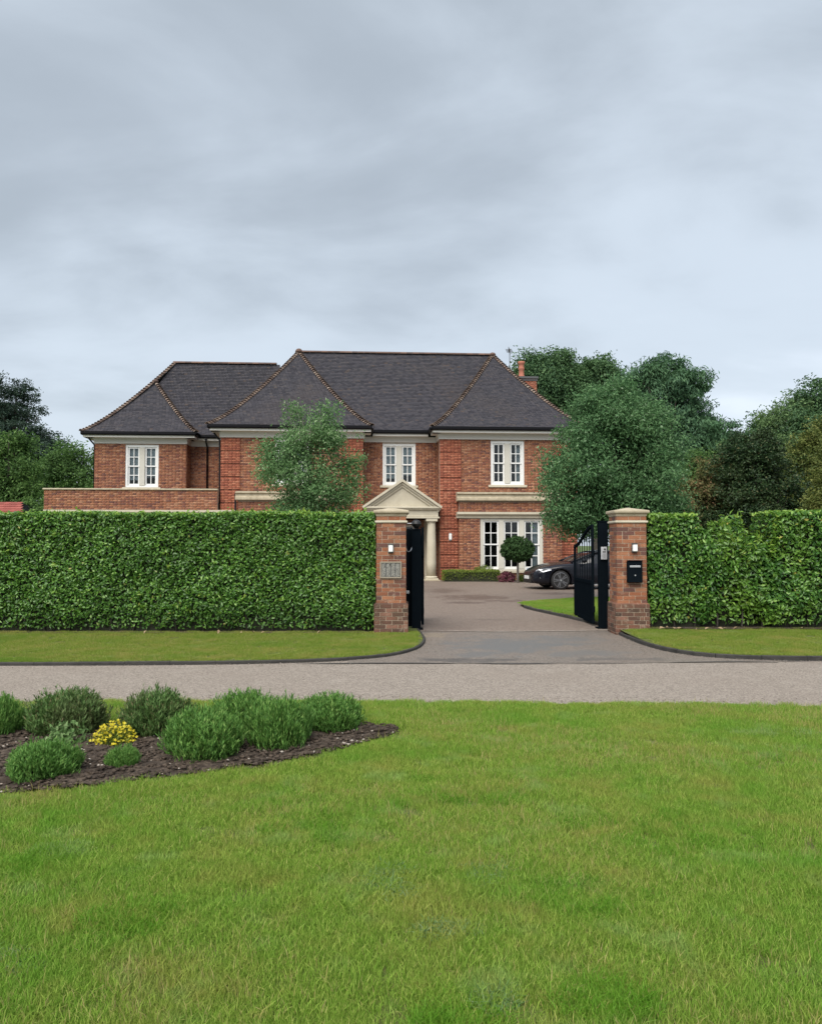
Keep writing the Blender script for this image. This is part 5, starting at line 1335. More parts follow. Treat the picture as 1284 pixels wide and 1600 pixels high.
def left_hedge():
    rng = np.random.default_rng(61)
    r = tag(empty('hedge', (0, 0, 0)), 'long clipped laurel hedge with flat top left of the gate', 'hedge')
    top = lambda x: 2.245 + 0.012 * math.sin(x * 1.7) + 0.008 * math.sin(x * 5.1)
    P, N = hedge_leaves(rng, -11.5, -0.66, HY0, HY1, 0.11, top, 2000, None)
    keep = (P[:, 0] > -9.0) | (rng.random(len(P)) < 0.4)
    leaf_object('leaves', [leaf_arrays(rng, P[keep], N[keep], 0.072, 0.038, 0.18, 0.25)], L_['laurel'], r, 'stuff')
    n = 5200; x = rng.uniform(-11, -0.72, n); zz = np.array([top(q) for q in x])
    Pn = np.stack([x, rng.uniform(HY0 - 0.02, HY1, n), zz + rng.normal(size=n) * 0.02 - 0.0], 1); Nn = np.array([0, -0.4, 1]) + rng.normal(size=(n, 3)) * 0.5; Nn /= np.linalg.norm(Nn, axis=1, keepdims=True)
    leaf_object('top_growth', [leaf_arrays(rng, Pn, Nn, 0.085, 0.036, 0.22, -0.2)], L_['laurel_new'], r, 'stuff')
    Vs = []
    for k in range(150):
        x = rng.uniform(-10.5, -0.8); y = rng.uniform(HY0 - 0.03, HY0 + 0.5); ontop = k % 3 != 0
        zb = top(x) - 0.05 if ontop else rng.uniform(0.4, 2.1); y = y if ontop else HY0 + 0.02
        lean = np.array([rng.normal() * 0.35, -0.15 if ontop else -0.8, 1.0 if ontop else 0.5]); lean /= np.linalg.norm(lean); ln = rng.uniform(0.05, 0.14)
        nl = 6; t = np.linspace(0.2, 1.05, nl)[:, None]; P_ = np.array([x, y, zb]) + lean * ln * t + rng.normal(size=(nl, 3)) * 0.02
        N_ = rand_dirs(rng, nl) + np.array([0, -0.6, 0.5]); N_ /= np.linalg.norm(N_, axis=1, keepdims=True); Vs.append(leaf_arrays(rng, P_, N_, 0.10, 0.04, 0.2, -0.5))
    leaf_object('new_shoots', Vs, L_['laurel_new'], r, 'stuff')
    MB().box(-11.4, -0.72, HY0 + 0.2, HY1 - 0.1, 0.05, 2.15).build('shade_core', M['hedge_core'], r)
    hedge_stems(rng, r, np.arange(-8.5, -0.8, 0.42), HY0 + 0.18, 2)
left_hedge()
def right_hedge():
    rng = np.random.default_rng(62)
    r = tag(empty('hedge', (0, 0, 0)), 'uneven laurel hedge with a ragged dip, right of the gate', 'hedge')
    a1, b0 = 5.42, 6.70
    dip = lambda x: 1.98 - 0.36 * min(1, max(0, (x - 5.42) / 0.25)) + 0.50 * math.exp(-((x - 5.86) / 0.10) ** 2) + 0.54 * math.exp(-((x - 6.12) / 0.08) ** 2) + 0.18 * math.exp(-((x - 6.36) / 0.06) ** 2) + 0.03 * math.sin(x * 31)
    P1, N1 = hedge_leaves(rng, 4.42, a1, HY0, HY1, 0.21, lambda x: 2.22 - 0.02 * (x - 4.4) - 0.3 * max(0, (x - a1 + 0.12) / 0.12) ** 2, 1350, None, 0.04)
    P2, N2 = hedge_leaves(rng, a1 - 0.05, b0 + 0.02, HY0 - 0.02, HY1, 0.2, dip, 1100, None, 0.09)
    P3, N3 = hedge_leaves(rng, b0, 11.0, HY0 - 0.06, HY1, 0.2, lambda x: 2.27 - 0.25 * max(0, (b0 + 0.14 - x) / 0.14) ** 2, 1250, None, 0.06)
    leaf_object('leaves', [leaf_arrays(rng, P1, N1, 0.085, 0.044, 0.22, 0.2), leaf_arrays(rng, P2, N2, 0.11, 0.05, 0.22, -0.1), leaf_arrays(rng, P3, N3, 0.095, 0.048, 0.22, 0.1)], L_['laurel_mix'], r, 'stuff')
    # bright clipped top and loose new shoots
    ps = []
    for (x0, x1, h, n) in ((4.42, a1 - 0.1, 2.22, 460), (b0, 11.0, 2.275, 2600)):
        ps.append(np.stack([rng.uniform(x0, x1, n), rng.uniform(HY0 - 0.07, HY1, n), h + rng.normal(size=n) * 0.02], 1))
    # rounded shoulder of the right block
    n = 1000; a = rng.random(n); ps.append(np.stack([b0 + 0.02 + rng.normal(size=n) * 0.04 + 0.14 * a ** 2, rng.uniform(HY0 - 0.08, HY1, n), 1.45 + 0.80 * a], 1))
    P = np.concatenate(ps); N = np.array([0, -0.4, 1]) + rng.normal(size=(len(P), 3)) * 0.5; N /= np.linalg.norm(N, axis=1, keepdims=True)
    leaf_object('top_growth', [leaf_arrays(rng, P, N, 0.095, 0.04, 0.22, -0.2)], L_['laurel_new'], r, 'stuff')
    Vs = []; st = MB()
    for k in range(46):
        x = (rng.normal(5.86, 0.08) if k % 2 else rng.normal(6.12, 0.06)) if k < 34 else rng.uniform(4.5, 10); y = HY0 + rng.uniform(-0.06, 0.3)
        zb = rng.uniform(1.2, dip(min(max(x, a1), b0)) - 0.15) if k < 34 else rng.uniform(0.4, 1.9); ln = rng.uniform(0.18, 0.38); lean = np.array([rng.normal() * 0.25, -0.28, 1.0]); lean /= np.linalg.norm(lean)
        st.tube([(x, y, zb), tuple(np.array([x, y, zb]) + lean * ln)], [0.006, 0.003], 4)
        nl = 9; t = np.linspace(0.15, 1.05, nl)[:, None]
        P = np.array([x, y, zb]) + lean * ln * t + rng.normal(size=(nl, 3)) * 0.028
        N = rand_dirs(rng, nl) + np.array([0, -0.6, 0.5]); N /= np.linalg.norm(N, axis=1, keepdims=True); Vs.append(leaf_arrays(rng, P, N, 0.13, 0.045, 0.2, -0.6))
    leaf_object('new_shoots', Vs, L_['laurel_new'], r, 'stuff'); tag(st.build('shoot_stems', M['bark'], r), kind='stuff')
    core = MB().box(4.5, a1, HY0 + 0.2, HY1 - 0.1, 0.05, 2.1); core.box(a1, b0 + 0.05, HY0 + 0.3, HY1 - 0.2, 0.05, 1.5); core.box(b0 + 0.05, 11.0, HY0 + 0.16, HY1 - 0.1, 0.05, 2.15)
    core.build('shade_core', M['hedge_core'], r)
    hedge_stems(rng, r, np.arange(4.5, 10.5, 0.42), HY0 + 0.16, 2)
right_hedge()
# bare earth strip under the hedges
sheet('hedge_soil_left', [(-11, 14.62)] + [(x, 14.62 + 0.05 * math.sin(x * 3.1) + 0.03 * math.sin(x * 8)) for x in np.arange(-9, -0.6, 0.2)] + [(-0.6, 15.9), (-11, 15.9)], 0.052, M['soil'])
sheet('hedge_soil_right', [(4.36, 14.6)] + [(x, 14.58 + 0.06 * math.sin(x * 3.1) + 0.03 * math.sin(x * 8)) for x in np.arange(4.5, 11, 0.2)] + [(11, 15.9), (4.36, 15.9)], 0.13, M['soil'])

# ---- plants by the house
def blob_plant(name, loc, blobs, label, lm, n_clump, per, spread, leaf, seed, cat, stem=None, shell=0.9):
    rng = np.random.default_rng(seed); r = tag(empty(name, loc), label, cat)
    P, N = crown_points(rng, blobs, n_clump, per, spread, shell)
    k = P[:, 2] > 0.03
    leaf_object('foliage', [leaf_arrays(rng, P[k], N[k], leaf[0], leaf[1], 0.25, 0.1)], lm, r)
    if stem: MB().tube([(0, 0, -0.05), (0.01, 0, stem[1] * 0.5), (0, 0, stem[1])], [stem[0] * 1.2, stem[0], stem[0] * 0.8], 8).build('stem', M['bark_pale'], r, smooth=True)
    else:
        mb = MB()
        for k in range(6): mb.tube([(rng.normal() * 0.08, rng.normal() * 0.08, -0.05), (rng.normal() * 0.15, rng.normal() * 0.1, blobs[0][2])], [0.02, 0.008], 5)
        mb.build('stem', M['bark'], r)
    return r
blob_plant('topiary_tree', (4.62, 34.4, 0), [B(0, 0, 1.46, 0.70, 0.70, 0.52), B(0, 0, 1.32, 0.66, 0.66, 0.36)], 'clipped dome topiary tree on a bare stem before the bay window', L_['topiary'], 1500, 26, 0.022, (0.07, 0.035), 71, 'topiary', (0.05, 1.35))
rngb = np.random.default_rng(72)
bh = tag(empty('box_hedge', (0, 0, 0)), 'low clipped box hedge below the right bay of the house', 'hedge')
P, N = hedge_leaves(rngb, 1.40, 3.95, 35.2, 35.95, 0.05, lambda x: 0.50 + 0.02 * math.sin(x * 4), 1500, None, 0.05)
leaf_object('leaves', [leaf_arrays(rngb, P, N, 0.06, 0.03, 0.22, 0.0)], L_['box'], bh, 'stuff')
MB().box(1.5, 3.85, 35.32, 35.85, 0, 0.42).build('shade_core', M['hedge_core'], bh)
blob_plant('azalea', (4.22, 35.0, 0), [B(0, 0, 0.18, 0.34, 0.28, 0.24)], 'small pink flowering azalea at the end of the box hedge', L_['azalea'], 120, 26, 0.04, (0.07, 0.045), 73, 'shrub')
blob_plant('low_shrub', (5.0, 35.3, 0), [B(0, 0, 0.12, 0.45, 0.3, 0.16), B(0.5, 0, 0.12, 0.4, 0.3, 0.14)], 'flat yellow green ground shrub under the topiary tree', L_['box'], 120, 26, 0.05, (0.06, 0.03), 74, 'shrub')
blob_plant('low_shrub', (3.3, 36.2, 0), [B(0, 0, 0.4, 0.45, 0.25, 0.28)], 'yellow green shrub poking up behind the box hedge', L_['box'], 100, 26, 0.05, (0.06, 0.03), 75, 'shrub')

# ---- shed with red roof at the left edge
shed = tag(empty('shed', (-21.2, 40, 0)), 'low shed with a red tiled roof at the left edge', 'shed')
MB().box(-3.0, 0.7, 0.4, 3.6, 0, 3.0).build('wall', M['brick_red'], shed)
sr = MB().add([(-3.4, 0, 2.95), (1.55, 0, 2.95), (1.55, 4, 2.95), (-3.4, 4, 2.95), (-2.4, 2, 3.9), (0.55, 2, 3.9)], [(0, 1, 5, 4), (1, 2, 5), (2, 3, 4, 5), (3, 0, 4), (0, 3, 2, 1)]).build('roof', M['gutter'], shed)
rt_me = MB().add([(-0.5, -0.5, 0), (0.5, -0.5, 0), (0.5, 0.5, 0), (-0.5, 0.5, 0), (-0.5, -0.5, 0.06), (0.5, -0.5, 0.06), (0.5, 0.5, 0.01), (-0.5, 0.5, 0.01)], [(0, 3, 2, 1), (4, 5, 6, 7), (0, 1, 5, 4), (1, 2, 6, 5), (2, 3, 7, 6), (3, 0, 4, 7)]).mesh('roof_tile'); rt_me.materials.append(M['red_tile'])
sl = math.atan2(0.95, 2)
for j in range(7):
    t = (j + 0.5) / 7; y = 2 * t; z = 2.95 + 0.95 * t; x0, x1 = -3.4 + 1.0 * t, 1.55 - 1.0 * t; n = int((x1 - x0) / 0.3)
    for i in range(n):
        o = bpy.data.objects.new('roof_tile', rt_me); COL.objects.link(o); o.parent = sr
        o.location = (x0 + (i + 0.5) * (x1 - x0) / n, y, z + 0.005); o.scale = ((x1 - x0) / n * 0.97, 0.345, 0.6); o.rotation_euler = (sl, 0, 0)

# ================================================================== lavender bed
def shoots(rng, n, rx, rz, lm_len, per=9, up=0.72):
    """dome of upright shoots, each with narrow leaves"""
    d = rand_dirs(rng, n); d[:, 2] = np.abs(d[:, 2]); low = rng.random(n) < 0.2; d[low, 2] *= -0.45
    ph = rng.random(4) * 6.28; th = np.arctan2(d[:, 1], d[:, 0])
    lump = 1 + 0.10 * np.sin(3 * th + ph[0]) + 0.08 * np.sin(5 * th + 4 * d[:, 2] + ph[1]) + 0.07 * np.sin(9 * th + 7 * d[:, 2] + ph[2])
    hz = np.sqrt(d[:, 0] ** 2 + d[:, 1] ** 2); d[:, :2] *= (np.clip(hz, 0.05, 1) ** 0.9 / np.clip(hz, 0.05, 1))[:, None]
    tips = d * np.array([rx, rx, rz]) * (lump * rng.uniform(0.80, 1.04, n) + (rng.random(n) < 0.12) * rng.uniform(0.0, 0.16, n))[:, None] * np.array([1, 1, 0.74]) + np.array([0, 0, rz * 0.34])
    dirs = d * (1 - up) + np.array([0, 0, up]) + rng.normal(size=(n, 3)) * 0.13; dirs /= np.linalg.norm(dirs, axis=1, keepdims=True)
    ln = rng.uniform(0.09, 0.16, n)[:, None] * lm_len
    base = tips - dirs * ln
    t = rng.random((n, per))
    P = base[:, None, :] + dirs[:, None, :] * ln[:, None, :] * t[:, :, None]
    out = rng.normal(size=(n, per, 3)); out -= dirs[:, None, :] * np.sum(out * dirs[:, None, :], axis=2, keepdims=True); out /= np.linalg.norm(out, axis=2, keepdims=True)
    A = dirs[:, None, :] * 0.85 + out * 0.5; A /= np.linalg.norm(A, axis=2, keepdims=True)
    S = np.cross(A, out); S /= np.linalg.norm(S, axis=2, keepdims=True) + 1e-9
    L = (0.042 * lm_len) * rng.uniform(0.7, 1.3, (n, per, 1)); w = 0.0042 * lm_len
    b0, b1, tp = P - S * w * 0.6, P + S * w * 0.6, P + A * L
    m0, m1 = P + A * L * 0.5 - S * w, P + A * L * 0.5 + S * w
    V = np.stack([b0, b1, m1, tp, m0], axis=2).reshape(-1, 3); k = np.arange(n * per)[:, None] * 5
    F = np.concatenate([k + [0, 1, 2], k + [0, 2, 4], k + [4, 2, 3]], axis=1).reshape(-1, 3)
    return V, F
lav_meshes = []
for s in range(3):
    rng = np.random.default_rng(80 + s)
    V, F = shoots(rng, 1500, 0.31, 0.36, 1.0, 10)
    V2, F2 = shoots(rng, 500, 0.25, 0.28, 0.9, 8)
    F2 = F2 + len(V); me = npmesh('foliage', np.concatenate([V, V2]), np.concatenate([F, F2])); lav_meshes.append(me)
stem_mb = MB(); rs = random.Random(2)
for k in range(26):
    a = rs.random() * 6.28; stem_mb.tube([(0.03 * math.cos(a), 0.03 * math.sin(a), -0.02), (0.12 * math.cos(a), 0.12 * math.sin(a), 0.11), (0.2 * math.cos(a), 0.2 * math.sin(a), 0.2 + 0.06 * rs.random())], [0.008, 0.006, 0.003], 5)
stem_me = stem_mb.mesh('woody_stems'); stem_me.materials.append(M['bark'])
lav_mat2 = {}
def lavender(x, y, w, h, label, v=0, dark=False, rz=0.0):
    r = tag(empty('lavender_bush', (x, y, 0.02), rz), label, 'lavender', 'lavender bushes in the planting bed')
    key = (v, dark)
    if key not in lav_mat2:
        me = lav_meshes[v].copy(); me.materials.append(L_['lavender_dark'] if dark else L_['lavender']); lav_mat2[key] = me
    f = bpy.data.objects.new('foliage', lav_mat2[key]); COL.objects.link(f); f.parent = r; f.scale = (w / 0.66, w / 0.66 * 0.95, h / 0.38 * 0.86)
    s = bpy.data.objects.new('woody_stems', stem_me); COL.objects.link(s); s.parent = r; s.scale = f.scale
def px(x, y):  # helper: metric position of a ground point from image measurements
    d = 1236 * 1.68 / (y - 850); return (x - 642) / 1236 * d, d
lavs = [(-8, 1152, 0.40, 0.38, 'lavender bush cut off by the left edge, back row', 1, False), (95, 1152, 0.72, 0.40, 'dark broad lavender bush behind the yellow flowers, second from left in back row', 0, True),
        (237, 1153, 0.66, 0.41, 'lavender bush with brown woody side, right behind the yellow flowers', 2, True), (57, 1222, 0.52, 0.27, 'lavender bush in front at the left, nearest the soil edge', 1, False),
        (312, 1190, 0.66, 0.41, 'large rounded lavender bush in the middle of the front row', 0, False), (380, 1150, 0.60, 0.39, 'lavender bush half hidden behind the large rounded one', 1, False),
        (432, 1172, 0.58, 0.42, 'upright lavender bush right of the large rounded one', 2, False), (515, 1146, 0.60, 0.34, 'rightmost lavender bush near the tip of the bed', 0, False),
        (193, 1201, 0.25, 0.165, 'tiny young lavender below the yellow flowers', 2, False)]
for i, (a, b, w, h, lab, v, dk) in enumerate(lavs):
    X, Y = px(a, b); lavender(X, Y + w * 0.32, w, h, lab, v, dk, i * 1.3)
# yellow flowers
X, Y = px(176, 1168)
yf = tag(empty('yellow_flowers', (X, Y + 0.12, 0.02)), 'small mound of yellow flowers among the lavender', 'flower')
rng = np.random.default_rng(90)
n = 360; d = rand_dirs(rng, n); d[:, 2] = np.abs(d[:, 2]); tips = d * np.array([0.175, 0.15, 0.175]) * rng.uniform(0.62, 1.12, (n, 1))
VV, FF, c = [], [], 0
for p in tips:
    r_ = rng.uniform(0.008, 0.015); nv = rng.normal(size=3) * 0.4 + np.array([0, -0.3, 1.0]); nv /= np.linalg.norm(nv); a = np.cross(nv, [1, 0, 0]); a /= np.linalg.norm(a); b = np.cross(nv, a)
    for k in range(5):
        t = 2 * PI * k / 5; u1 = a * math.cos(t) + b * math.sin(t); u2 = -a * math.sin(t) + b * math.cos(t)
        VV += [p, p + u1 * r_ * 0.6 + u2 * r_ * 0.4, p + u1 * r_ * 1.2 + nv * 0.002, p + u1 * r_ * 0.6 - u2 * r_ * 0.4]; FF.append((c, c + 1, c + 2, c + 3)); c += 4
link('petals', npmesh('petals', np.array(VV), np.array(FF)), M['yellow'], yf)
V, F = shoots(rng, 260, 0.14, 0.12, 0.8, 7); ym = npmesh('foliage', V, F); link('foliage', ym, L_['box'], yf)
# low leafy weeds beside the left lavender
wd = tag(empty('weed', (-2.88, 6.62, 0.02)), 'grey green low weed between the two left lavender bushes', 'plant')
P, N = crown_points(rng, [B(0, 0, 0.06, 0.2, 0.12, 0.1)], 40, 12, 0.03, 0.7)
leaf_object('foliage', [leaf_arrays(rng, P[P[:, 2] > 0], N[P[:, 2] > 0], 0.05, 0.022, 0.25)], M['bluegrass'], wd)
# chips and clods on the soil
rngc = np.random.default_rng(91); poly = np.array(bed); V, F, c = [], [], 0; V2, F2, c2 = [], [], 0
cand = np.stack([rngc.uniform(-4.5, 0, 9000), rngc.uniform(4.9, 7.5, 9000)], 1)
cand = cand[inside(poly, cand[:, 0], cand[:, 1])]
for i, (x, y) in enumerate(cand):
    pale = i % 14 == 0; s = rngc.uniform(0.006, 0.02) * (1.0 if pale else 1.3); z = 0.035 + s * 0.3
    pts = np.array([(1, 0, 0), (-1, 0, 0), (0, 1, 0), (0, -1, 0), (0, 0, 0.8), (0, 0, -0.8)]) * rngc.uniform(0.5, 1.2, (6, 1)) * s * np.array([1.3, 0.9, 0.7]) + np.array([x, y, z])
    fc = [(0, 2, 4), (2, 1, 4), (1, 3, 4), (3, 0, 4), (2, 0, 5), (1, 2, 5), (3, 1, 5), (0, 3, 5)]
    if pale: V += list(pts); F += [tuple(q + c for q in f) for f in fc]; c += 6
    else: V2 += list(pts); F2 += [tuple(q + c2 for q in f) for f in fc]; c2 += 6
tag(link('pale_chips', npmesh('pale_chips', np.array(V), np.array(F)), M['chip']), 'pale stone and bark chips scattered over the bed soil', 'chips', kind='stuff')
tag(link('soil_clods', npmesh('soil_clods', np.array(V2), np.array(F2)), M['soil']), 'dark crumbs of soil covering the planting bed', 'soil', kind='stuff')
def grit(name, path, n, spread, z, label):
    rng = np.random.default_rng(n); K = np.array(path); K = K[(K[:, 0] > -8) & (K[:, 0] < 9)]; V, F, c = [], [], 0
    for i in range(n):
        k = rng.integers(0, len(K) - 1); p = K[k] + (K[k + 1] - K[k]) * rng.random(); d = (K[k + 1] - K[k]) / np.linalg.norm(K[k + 1] - K[k]); nrm = np.array([-d[1], d[0]])
        q = p + nrm * spread[0] + nrm * (spread[1] - spread[0]) * rng.random() ** 2; sz = rng.uniform(0.004, 0.011)
        V += list(np.array([(1, 0, 0), (-1, 0, 0), (0, 1, 0), (0, -1, 0), (0, 0, 0.7), (0, 0, -0.7)]) * rng.uniform(0.5, 1.2, (6, 1)) * sz + np.array([q[0], q[1], z + sz * 0.3]))
        F += [tuple(x + c for x in f) for f in [(0, 2, 4), (2, 1, 4), (1, 3, 4), (3, 0, 4), (2, 0, 5), (1, 2, 5), (3, 1, 5), (0, 3, 5)]]; c += 6
    tag(link(name, npmesh(name, np.array(V), np.array(F)), M['road']), label, 'grit', kind='stuff')
grit('edge_grit', near_edge, 1600, (-0.05, 0.5), 0.002, 'loose road grit along the lawn edge')
grit('kerb_grit', [p for p in left_kerb], 900, (-0.03, -0.4), 0.004, 'loose grit gathered along the left kerb')
grit('kerb_grit', [p for p in right_kerb], 900, (-0.03, -0.4), 0.006, 'loose grit gathered along the right kerb')
# fallen leaves under the right hedge and by the left hedge
def litter(pts, label):
    r = tag(empty('fallen_leaves', (0, 0, 0)), label, 'leaves', kind='stuff'); rng = np.random.default_rng(len(label))
    P = np.array(pts); N = np.array([0, -0.3, 1]) + rng.normal(size=(len(P), 3)) * 0.5; N /= np.linalg.norm(N, axis=1, keepdims=True)
    leaf_object('leaf', [leaf_arrays(rng, P, N, 0.11, 0.05, 0.3)], M['litter'], r, 'stuff')
rngl = np.random.default_rng(3)
litter([(4.85 + rngl.normal() * 0.14, 14.5 + rngl.normal() * 0.06, 0.15) for _ in range(7)] + [(5.55 + rngl.normal() * 0.16, 14.5 + rngl.normal() * 0.06, 0.15) for _ in range(5)] + [(rngl.uniform(4.5, 7.5), 14.55 + rngl.normal() * 0.06, 0.145) for _ in range(3)], 'dry fallen leaves on the earth under the right hedge')
litter([(-2.9 + rngl.normal() * 0.22, 14.5 + rngl.normal() * 0.05, 0.075) for _ in range(4)] + [(rngl.uniform(-6, -0.8), 14.56, 0.07) for _ in range(2)], 'few dry leaves and twigs under the left hedge')

# ================================================================== grass
TUFT = bpy.data.collections.new('grass_tufts')
def tuft(rng, n, rad, h, w, lean, mt):
    """patch of blades, one mesh"""
    a = rng.random(n) * 2 * PI; r = rad * np.sqrt(rng.random(n)); base = np.stack([r * np.cos(a), r * np.sin(a), np.zeros(n) - 0.003], 1)
    d = rng.normal(size=(n, 2)) * lean; hh = h * rng.uniform(0.55, 1.25, n)
    f = rng.random(n) * 2 * PI; S = np.stack([np.cos(f), np.sin(f), np.zeros(n)], 1) * (w * rng.uniform(0.7, 1.3, n))[:, None]
    m = base + np.stack([d[:, 0] * hh * 0.35, d[:, 1] * hh * 0.35, hh * 0.55], 1); t = base + np.stack([d[:, 0] * hh, d[:, 1] * hh, hh * (1 - 0.25 * np.clip((d ** 2).sum(1), 0, 2))], 1)
    V = np.stack([base - S * 0.5, base + S * 0.5, m + S * 0.42, m - S * 0.42, t], 1).reshape(-1, 3); k = np.arange(n)[:, None] * 5
    F = np.concatenate([k + [0, 1, 2], k + [0, 2, 3], k + [3, 2, 4]], axis=1).reshape(-1, 3)
    me = npmesh('grass_tuft', V, F); me.materials.append(mt); return me
def tuft_group(name, specs, seed):
    rng = np.random.default_rng(seed); col = bpy.data.collections.new(name)
    for i, sp in enumerate(specs):
        o = bpy.data.objects.new(name + '_tuft', tuft(rng, *sp)); col.objects.link(o)
    return col
def scatter(name, pts, scales, col, label, seed, parent=None):
    """points as a mesh, blades instanced on them"""
    rng = np.random.default_rng(seed); n = len(pts)
    me = bpy.data.meshes.new(name); me.vertices.add(n); me.vertices.foreach_set('co', np.asarray(pts, np.float32).ravel())
    at = me.attributes.new('size', 'FLOAT', 'POINT'); at.data.foreach_set('value', np.asarray(scales, np.float32))
    at = me.attributes.new('turn', 'FLOAT', 'POINT'); at.data.foreach_set('value', (rng.random(n) * 6.283).astype(np.float32))
    o = bpy.data.objects.new(name, me); COL.objects.link(o); tag(o, label, 'grass', kind='stuff')
    ng = bpy.data.node_groups.new(name, 'GeometryNodeTree')
    ng.interface.new_socket('Geometry', in_out='INPUT', socket_type='NodeSocketGeometry'); ng.interface.new_socket('Geometry', in_out='OUTPUT', socket_type='NodeSocketGeometry')
    N = ng.nodes; K = ng.links
    i_ = N.new('NodeGroupInput'); o_ = N.new('NodeGroupOutput'); ip_ = N.new('GeometryNodeInstanceOnPoints'); ci = N.new('GeometryNodeCollectionInfo')
    ci.inputs['Collection'].default_value = col; ci.inputs['Separate Children'].default_value = True; ci.inputs['Reset Children'].default_value = True
    ip_.inputs['Pick Instance'].default_value = True
    a1 = N.new('GeometryNodeInputNamedAttribute'); a1.data_type = 'FLOAT'; a1.inputs['Name'].default_value = 'size'
    a2 = N.new('GeometryNodeInputNamedAttribute'); a2.data_type = 'FLOAT'; a2.inputs['Name'].default_value = 'turn'
    cx = N.new('ShaderNodeCombineXYZ'); K.new(a2.outputs['Attribute'], cx.inputs[2])
    K.new(i_.outputs[0], ip_.inputs['Points']); K.new(ci.outputs[0], ip_.inputs['Instance']); K.new(cx.outputs[0], ip_.inputs['Rotation']); K.new(a1.outputs['Attribute'], ip_.inputs['Scale'])
    K.new(ip_.outputs[0], o_.inputs[0])
    md = o.modifiers.new('scatter', 'NODES'); md.node_group = ng
    if not me.materials: me.materials.append(M['grass'])
    return o
G = M['grass']
lawn_col = tuft_group('lawn_grass', [(230, 0.105, 0.034, 0.0028, 0.5, G), (230, 0.105, 0.040, 0.0030, 0.42, G), (220, 0.11, 0.030, 0.0027, 0.65, G), (240, 0.10, 0.037, 0.0028, 0.45, G), (200, 0.10, 0.046, 0.0028, 0.35, G)], 101)
VG = M['verge_grass']
verge_col = tuft_group('verge_grass', [(200, 0.105, 0.036, 0.0032, 0.55, VG), (190, 0.105, 0.044, 0.0034, 0.45, VG), (180, 0.11, 0.030, 0.0032, 0.7, VG)], 106)
stalk_col = tuft_group('seed_stalks', [(16, 0.12, 0.062, 0.0026, 0.35, M['stalk']), (22, 0.12, 0.055, 0.0026, 0.45, M['stalk']), (12, 0.10, 0.07, 0.0024, 0.3, M['stalk'])], 102)
lush_col = tuft_group('lush_grass', [(170, 0.085, 0.058, 0.0036, 0.6, M['lushgrass']), (150, 0.085, 0.05, 0.0036, 0.7, M['lushgrass'])], 103)
blue_col = tuft_group('weed_grass', [(80, 0.09, 0.05, 0.006, 0.8, M['bluegrass']), (70, 0.09, 0.044, 0.007, 0.9, M['bluegrass'])], 104)
pale_col = tuft_group('pale_grass', [(120, 0.09, 0.052, 0.0042, 0.8, M['palegrass']), (110, 0.09, 0.046, 0.004, 0.9, M['palegrass'])], 105)
rngg = np.random.default_rng(110)
def sample(poly, n, holes=(), bounds=None):
    P = np.array(poly); x0, y0 = P.min(0); x1, y1 = P.max(0)
    if bounds: x0, x1, y0, y1 = max(x0, bounds[0]), min(x1, bounds[1]), max(y0, bounds[2]), min(y1, bounds[3])
    c = np.stack([rngg.uniform(x0, x1, n), rngg.uniform(y0, y1, n)], 1); k = inside(P, c[:, 0], c[:, 1])
    for h in holes: k &= ~inside(np.array(h), c[:, 0], c[:, 1])
    return c[k]
near = sample(lawn_poly, 4600, [bed], (-3.4, 3.4, 1.3, 4.2)); far = sample(lawn_poly, 9600, [bed], (-6.5, 6.5, 4.0, 8.6)); side = sample(lawn_poly, 1600, [bed], (-7, 7, 0.2, 6))
pts = np.concatenate([near, far, side]); z = np.full((len(pts), 1), 0.012)
scatter('lawn_grass', np.concatenate([pts, z], 1), rngg.uniform(0.75, 1.25, len(pts)), lawn_col, 'mown green lawn with straw patches filling the foreground', 1)
st = sample(lawn_poly, 9000, [bed], (-5.5, 5.5, 1.5, 8.4))
keepn = (np.sin(st[:, 0] * 2.1 + 1.3 * np.sin(st[:, 1] * 1.7)) + np.sin(st[:, 1] * 2.9 + st[:, 0]) + rngg.normal(size=len(st)) * 0.9) > 0.1
st = st[keepn]
scatter('seed_stalks', np.concatenate([st, np.full((len(st), 1), 0.012)], 1), rngg.uniform(0.7, 1.2, len(st)), stalk_col, 'thin straw coloured grass stalks scattered through the lawn', 2)
def clump(cx, cy, rx, ry, n):
    a = rngg.random(n) * 2 * PI; r = np.sqrt(rngg.random(n)); return np.stack([cx + rx * r * np.cos(a), cy + ry * r * np.sin(a), np.full(n, 0.012)], 1)
def gp(x, y): return px(x, y)
lush = np.concatenate([clump(*gp(212, 1432), 0.17, 0.20, 20), clump(*gp(935, 1555), 0.14, 0.12, 14), clump(*gp(930, 1400), 0.3, 0.25, 14), clump(*gp(40, 1350), 0.2, 0.25, 14), clump(*gp(700, 1585), 0.15, 0.1, 9), clump(*gp(980, 1300), 0.5, 0.4, 14), clump(*gp(490, 1290), 0.25, 0.25, 8), clump(*gp(700, 1240), 0.5, 0.3, 12)])
scatter('lush_grass', lush, rngg.uniform(0.8, 1.15, len(lush)), lush_col, 'lush bright green grass clumps in the lawn', 3)
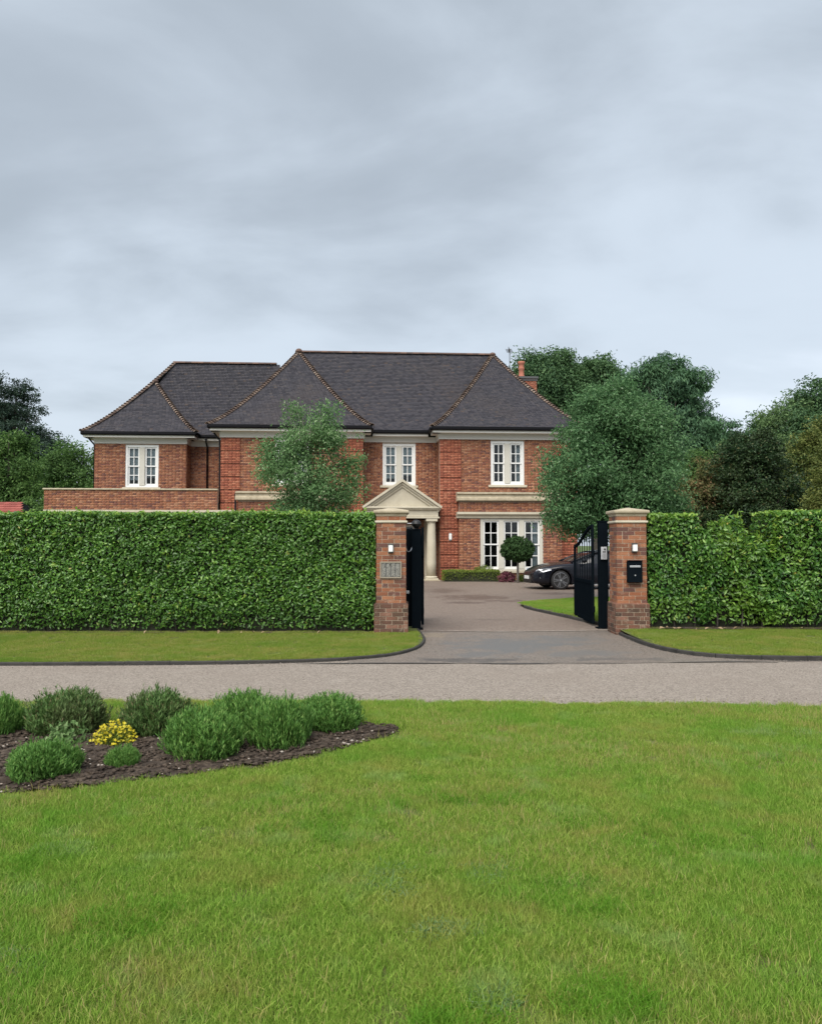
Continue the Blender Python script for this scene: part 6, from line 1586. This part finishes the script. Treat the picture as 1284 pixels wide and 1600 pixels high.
blue = np.concatenate([clump(*gp(700, 1450), 0.10, 0.06, 7), clump(*gp(615, 1380), 0.12, 0.2, 9), clump(*gp(20, 1500), 0.15, 0.12, 8), clump(*gp(770, 1360), 0.15, 0.15, 8), clump(*gp(760, 1545), 0.08, 0.06, 5)])
scatter('weed_grass', blue, rngg.uniform(0.7, 1.0, len(blue)), blue_col, 'bluish weed clumps growing in the lawn', 4)
pale = np.concatenate([clump(*gp(105, 1327), 0.13, 0.10, 12), clump(*gp(1170, 1145), 0.3, 0.12, 14), clump(*gp(1255, 1180), 0.35, 0.25, 18), clump(*gp(1270, 1150), 0.3, 0.2, 10)])
scatter('pale_grass', pale, rngg.uniform(0.7, 1.05, len(pale)), pale_col, 'pale grass clumps in the lawn', 5)
def off_kerb(P, path, d):
    K = np.array(path); keep = np.ones(len(P), bool)
    for a, b in zip(K[:-1], K[1:]):
        t = np.clip(((P - a) @ (b - a)) / ((b - a) @ (b - a)), 0, 1); keep &= np.linalg.norm(P - (a + t[:, None] * (b - a)), axis=1) > d
    return P[keep]
vl = sample(left_verge, 5200, [], (-8.5, 0.3, 10.9, 14.85)); vl = off_kerb(vl, left_kerb, 0.10); scatter('verge_grass', np.concatenate([vl, np.full((len(vl), 1), 0.036)], 1), rngg.uniform(0.6, 1.0, len(vl)), verge_col, 'short grass on the verge before the left hedge', 6)
vr = sample(right_verge, 4200, [], (3.8, 10.5, 11.2, 14.8)); vr = off_kerb(vr, right_kerb, 0.10); vz = np.array([VR(*p) for p in vr])[:, None]; scatter('verge_grass', np.concatenate([vr, vz], 1), rngg.uniform(0.6, 1.0, len(vr)), verge_col, 'short grass on the verge before the right hedge', 7)
iv = sample(isl, 3600, [], (2.8, 7.5, 15.9, 24)); iv = off_kerb(iv, isl[:24], 0.12); scatter('island_grass', np.concatenate([iv, np.full((len(iv), 1), 0.07)], 1), rngg.uniform(0.7, 1.1, len(iv)), lawn_col, 'green grass of the lawn tongue behind the right gate', 8)

vs_ = np.concatenate([np.concatenate([q, np.full((len(q), 1), 0.045)], 1) for q in [vl[::4]]] + [np.concatenate([vr, vz], 1)[::3]])
scatter('verge_stalks', vs_, rngg.uniform(0.45, 0.8, len(vs_)), stalk_col, 'straw coloured stalks in the verge grass', 9)
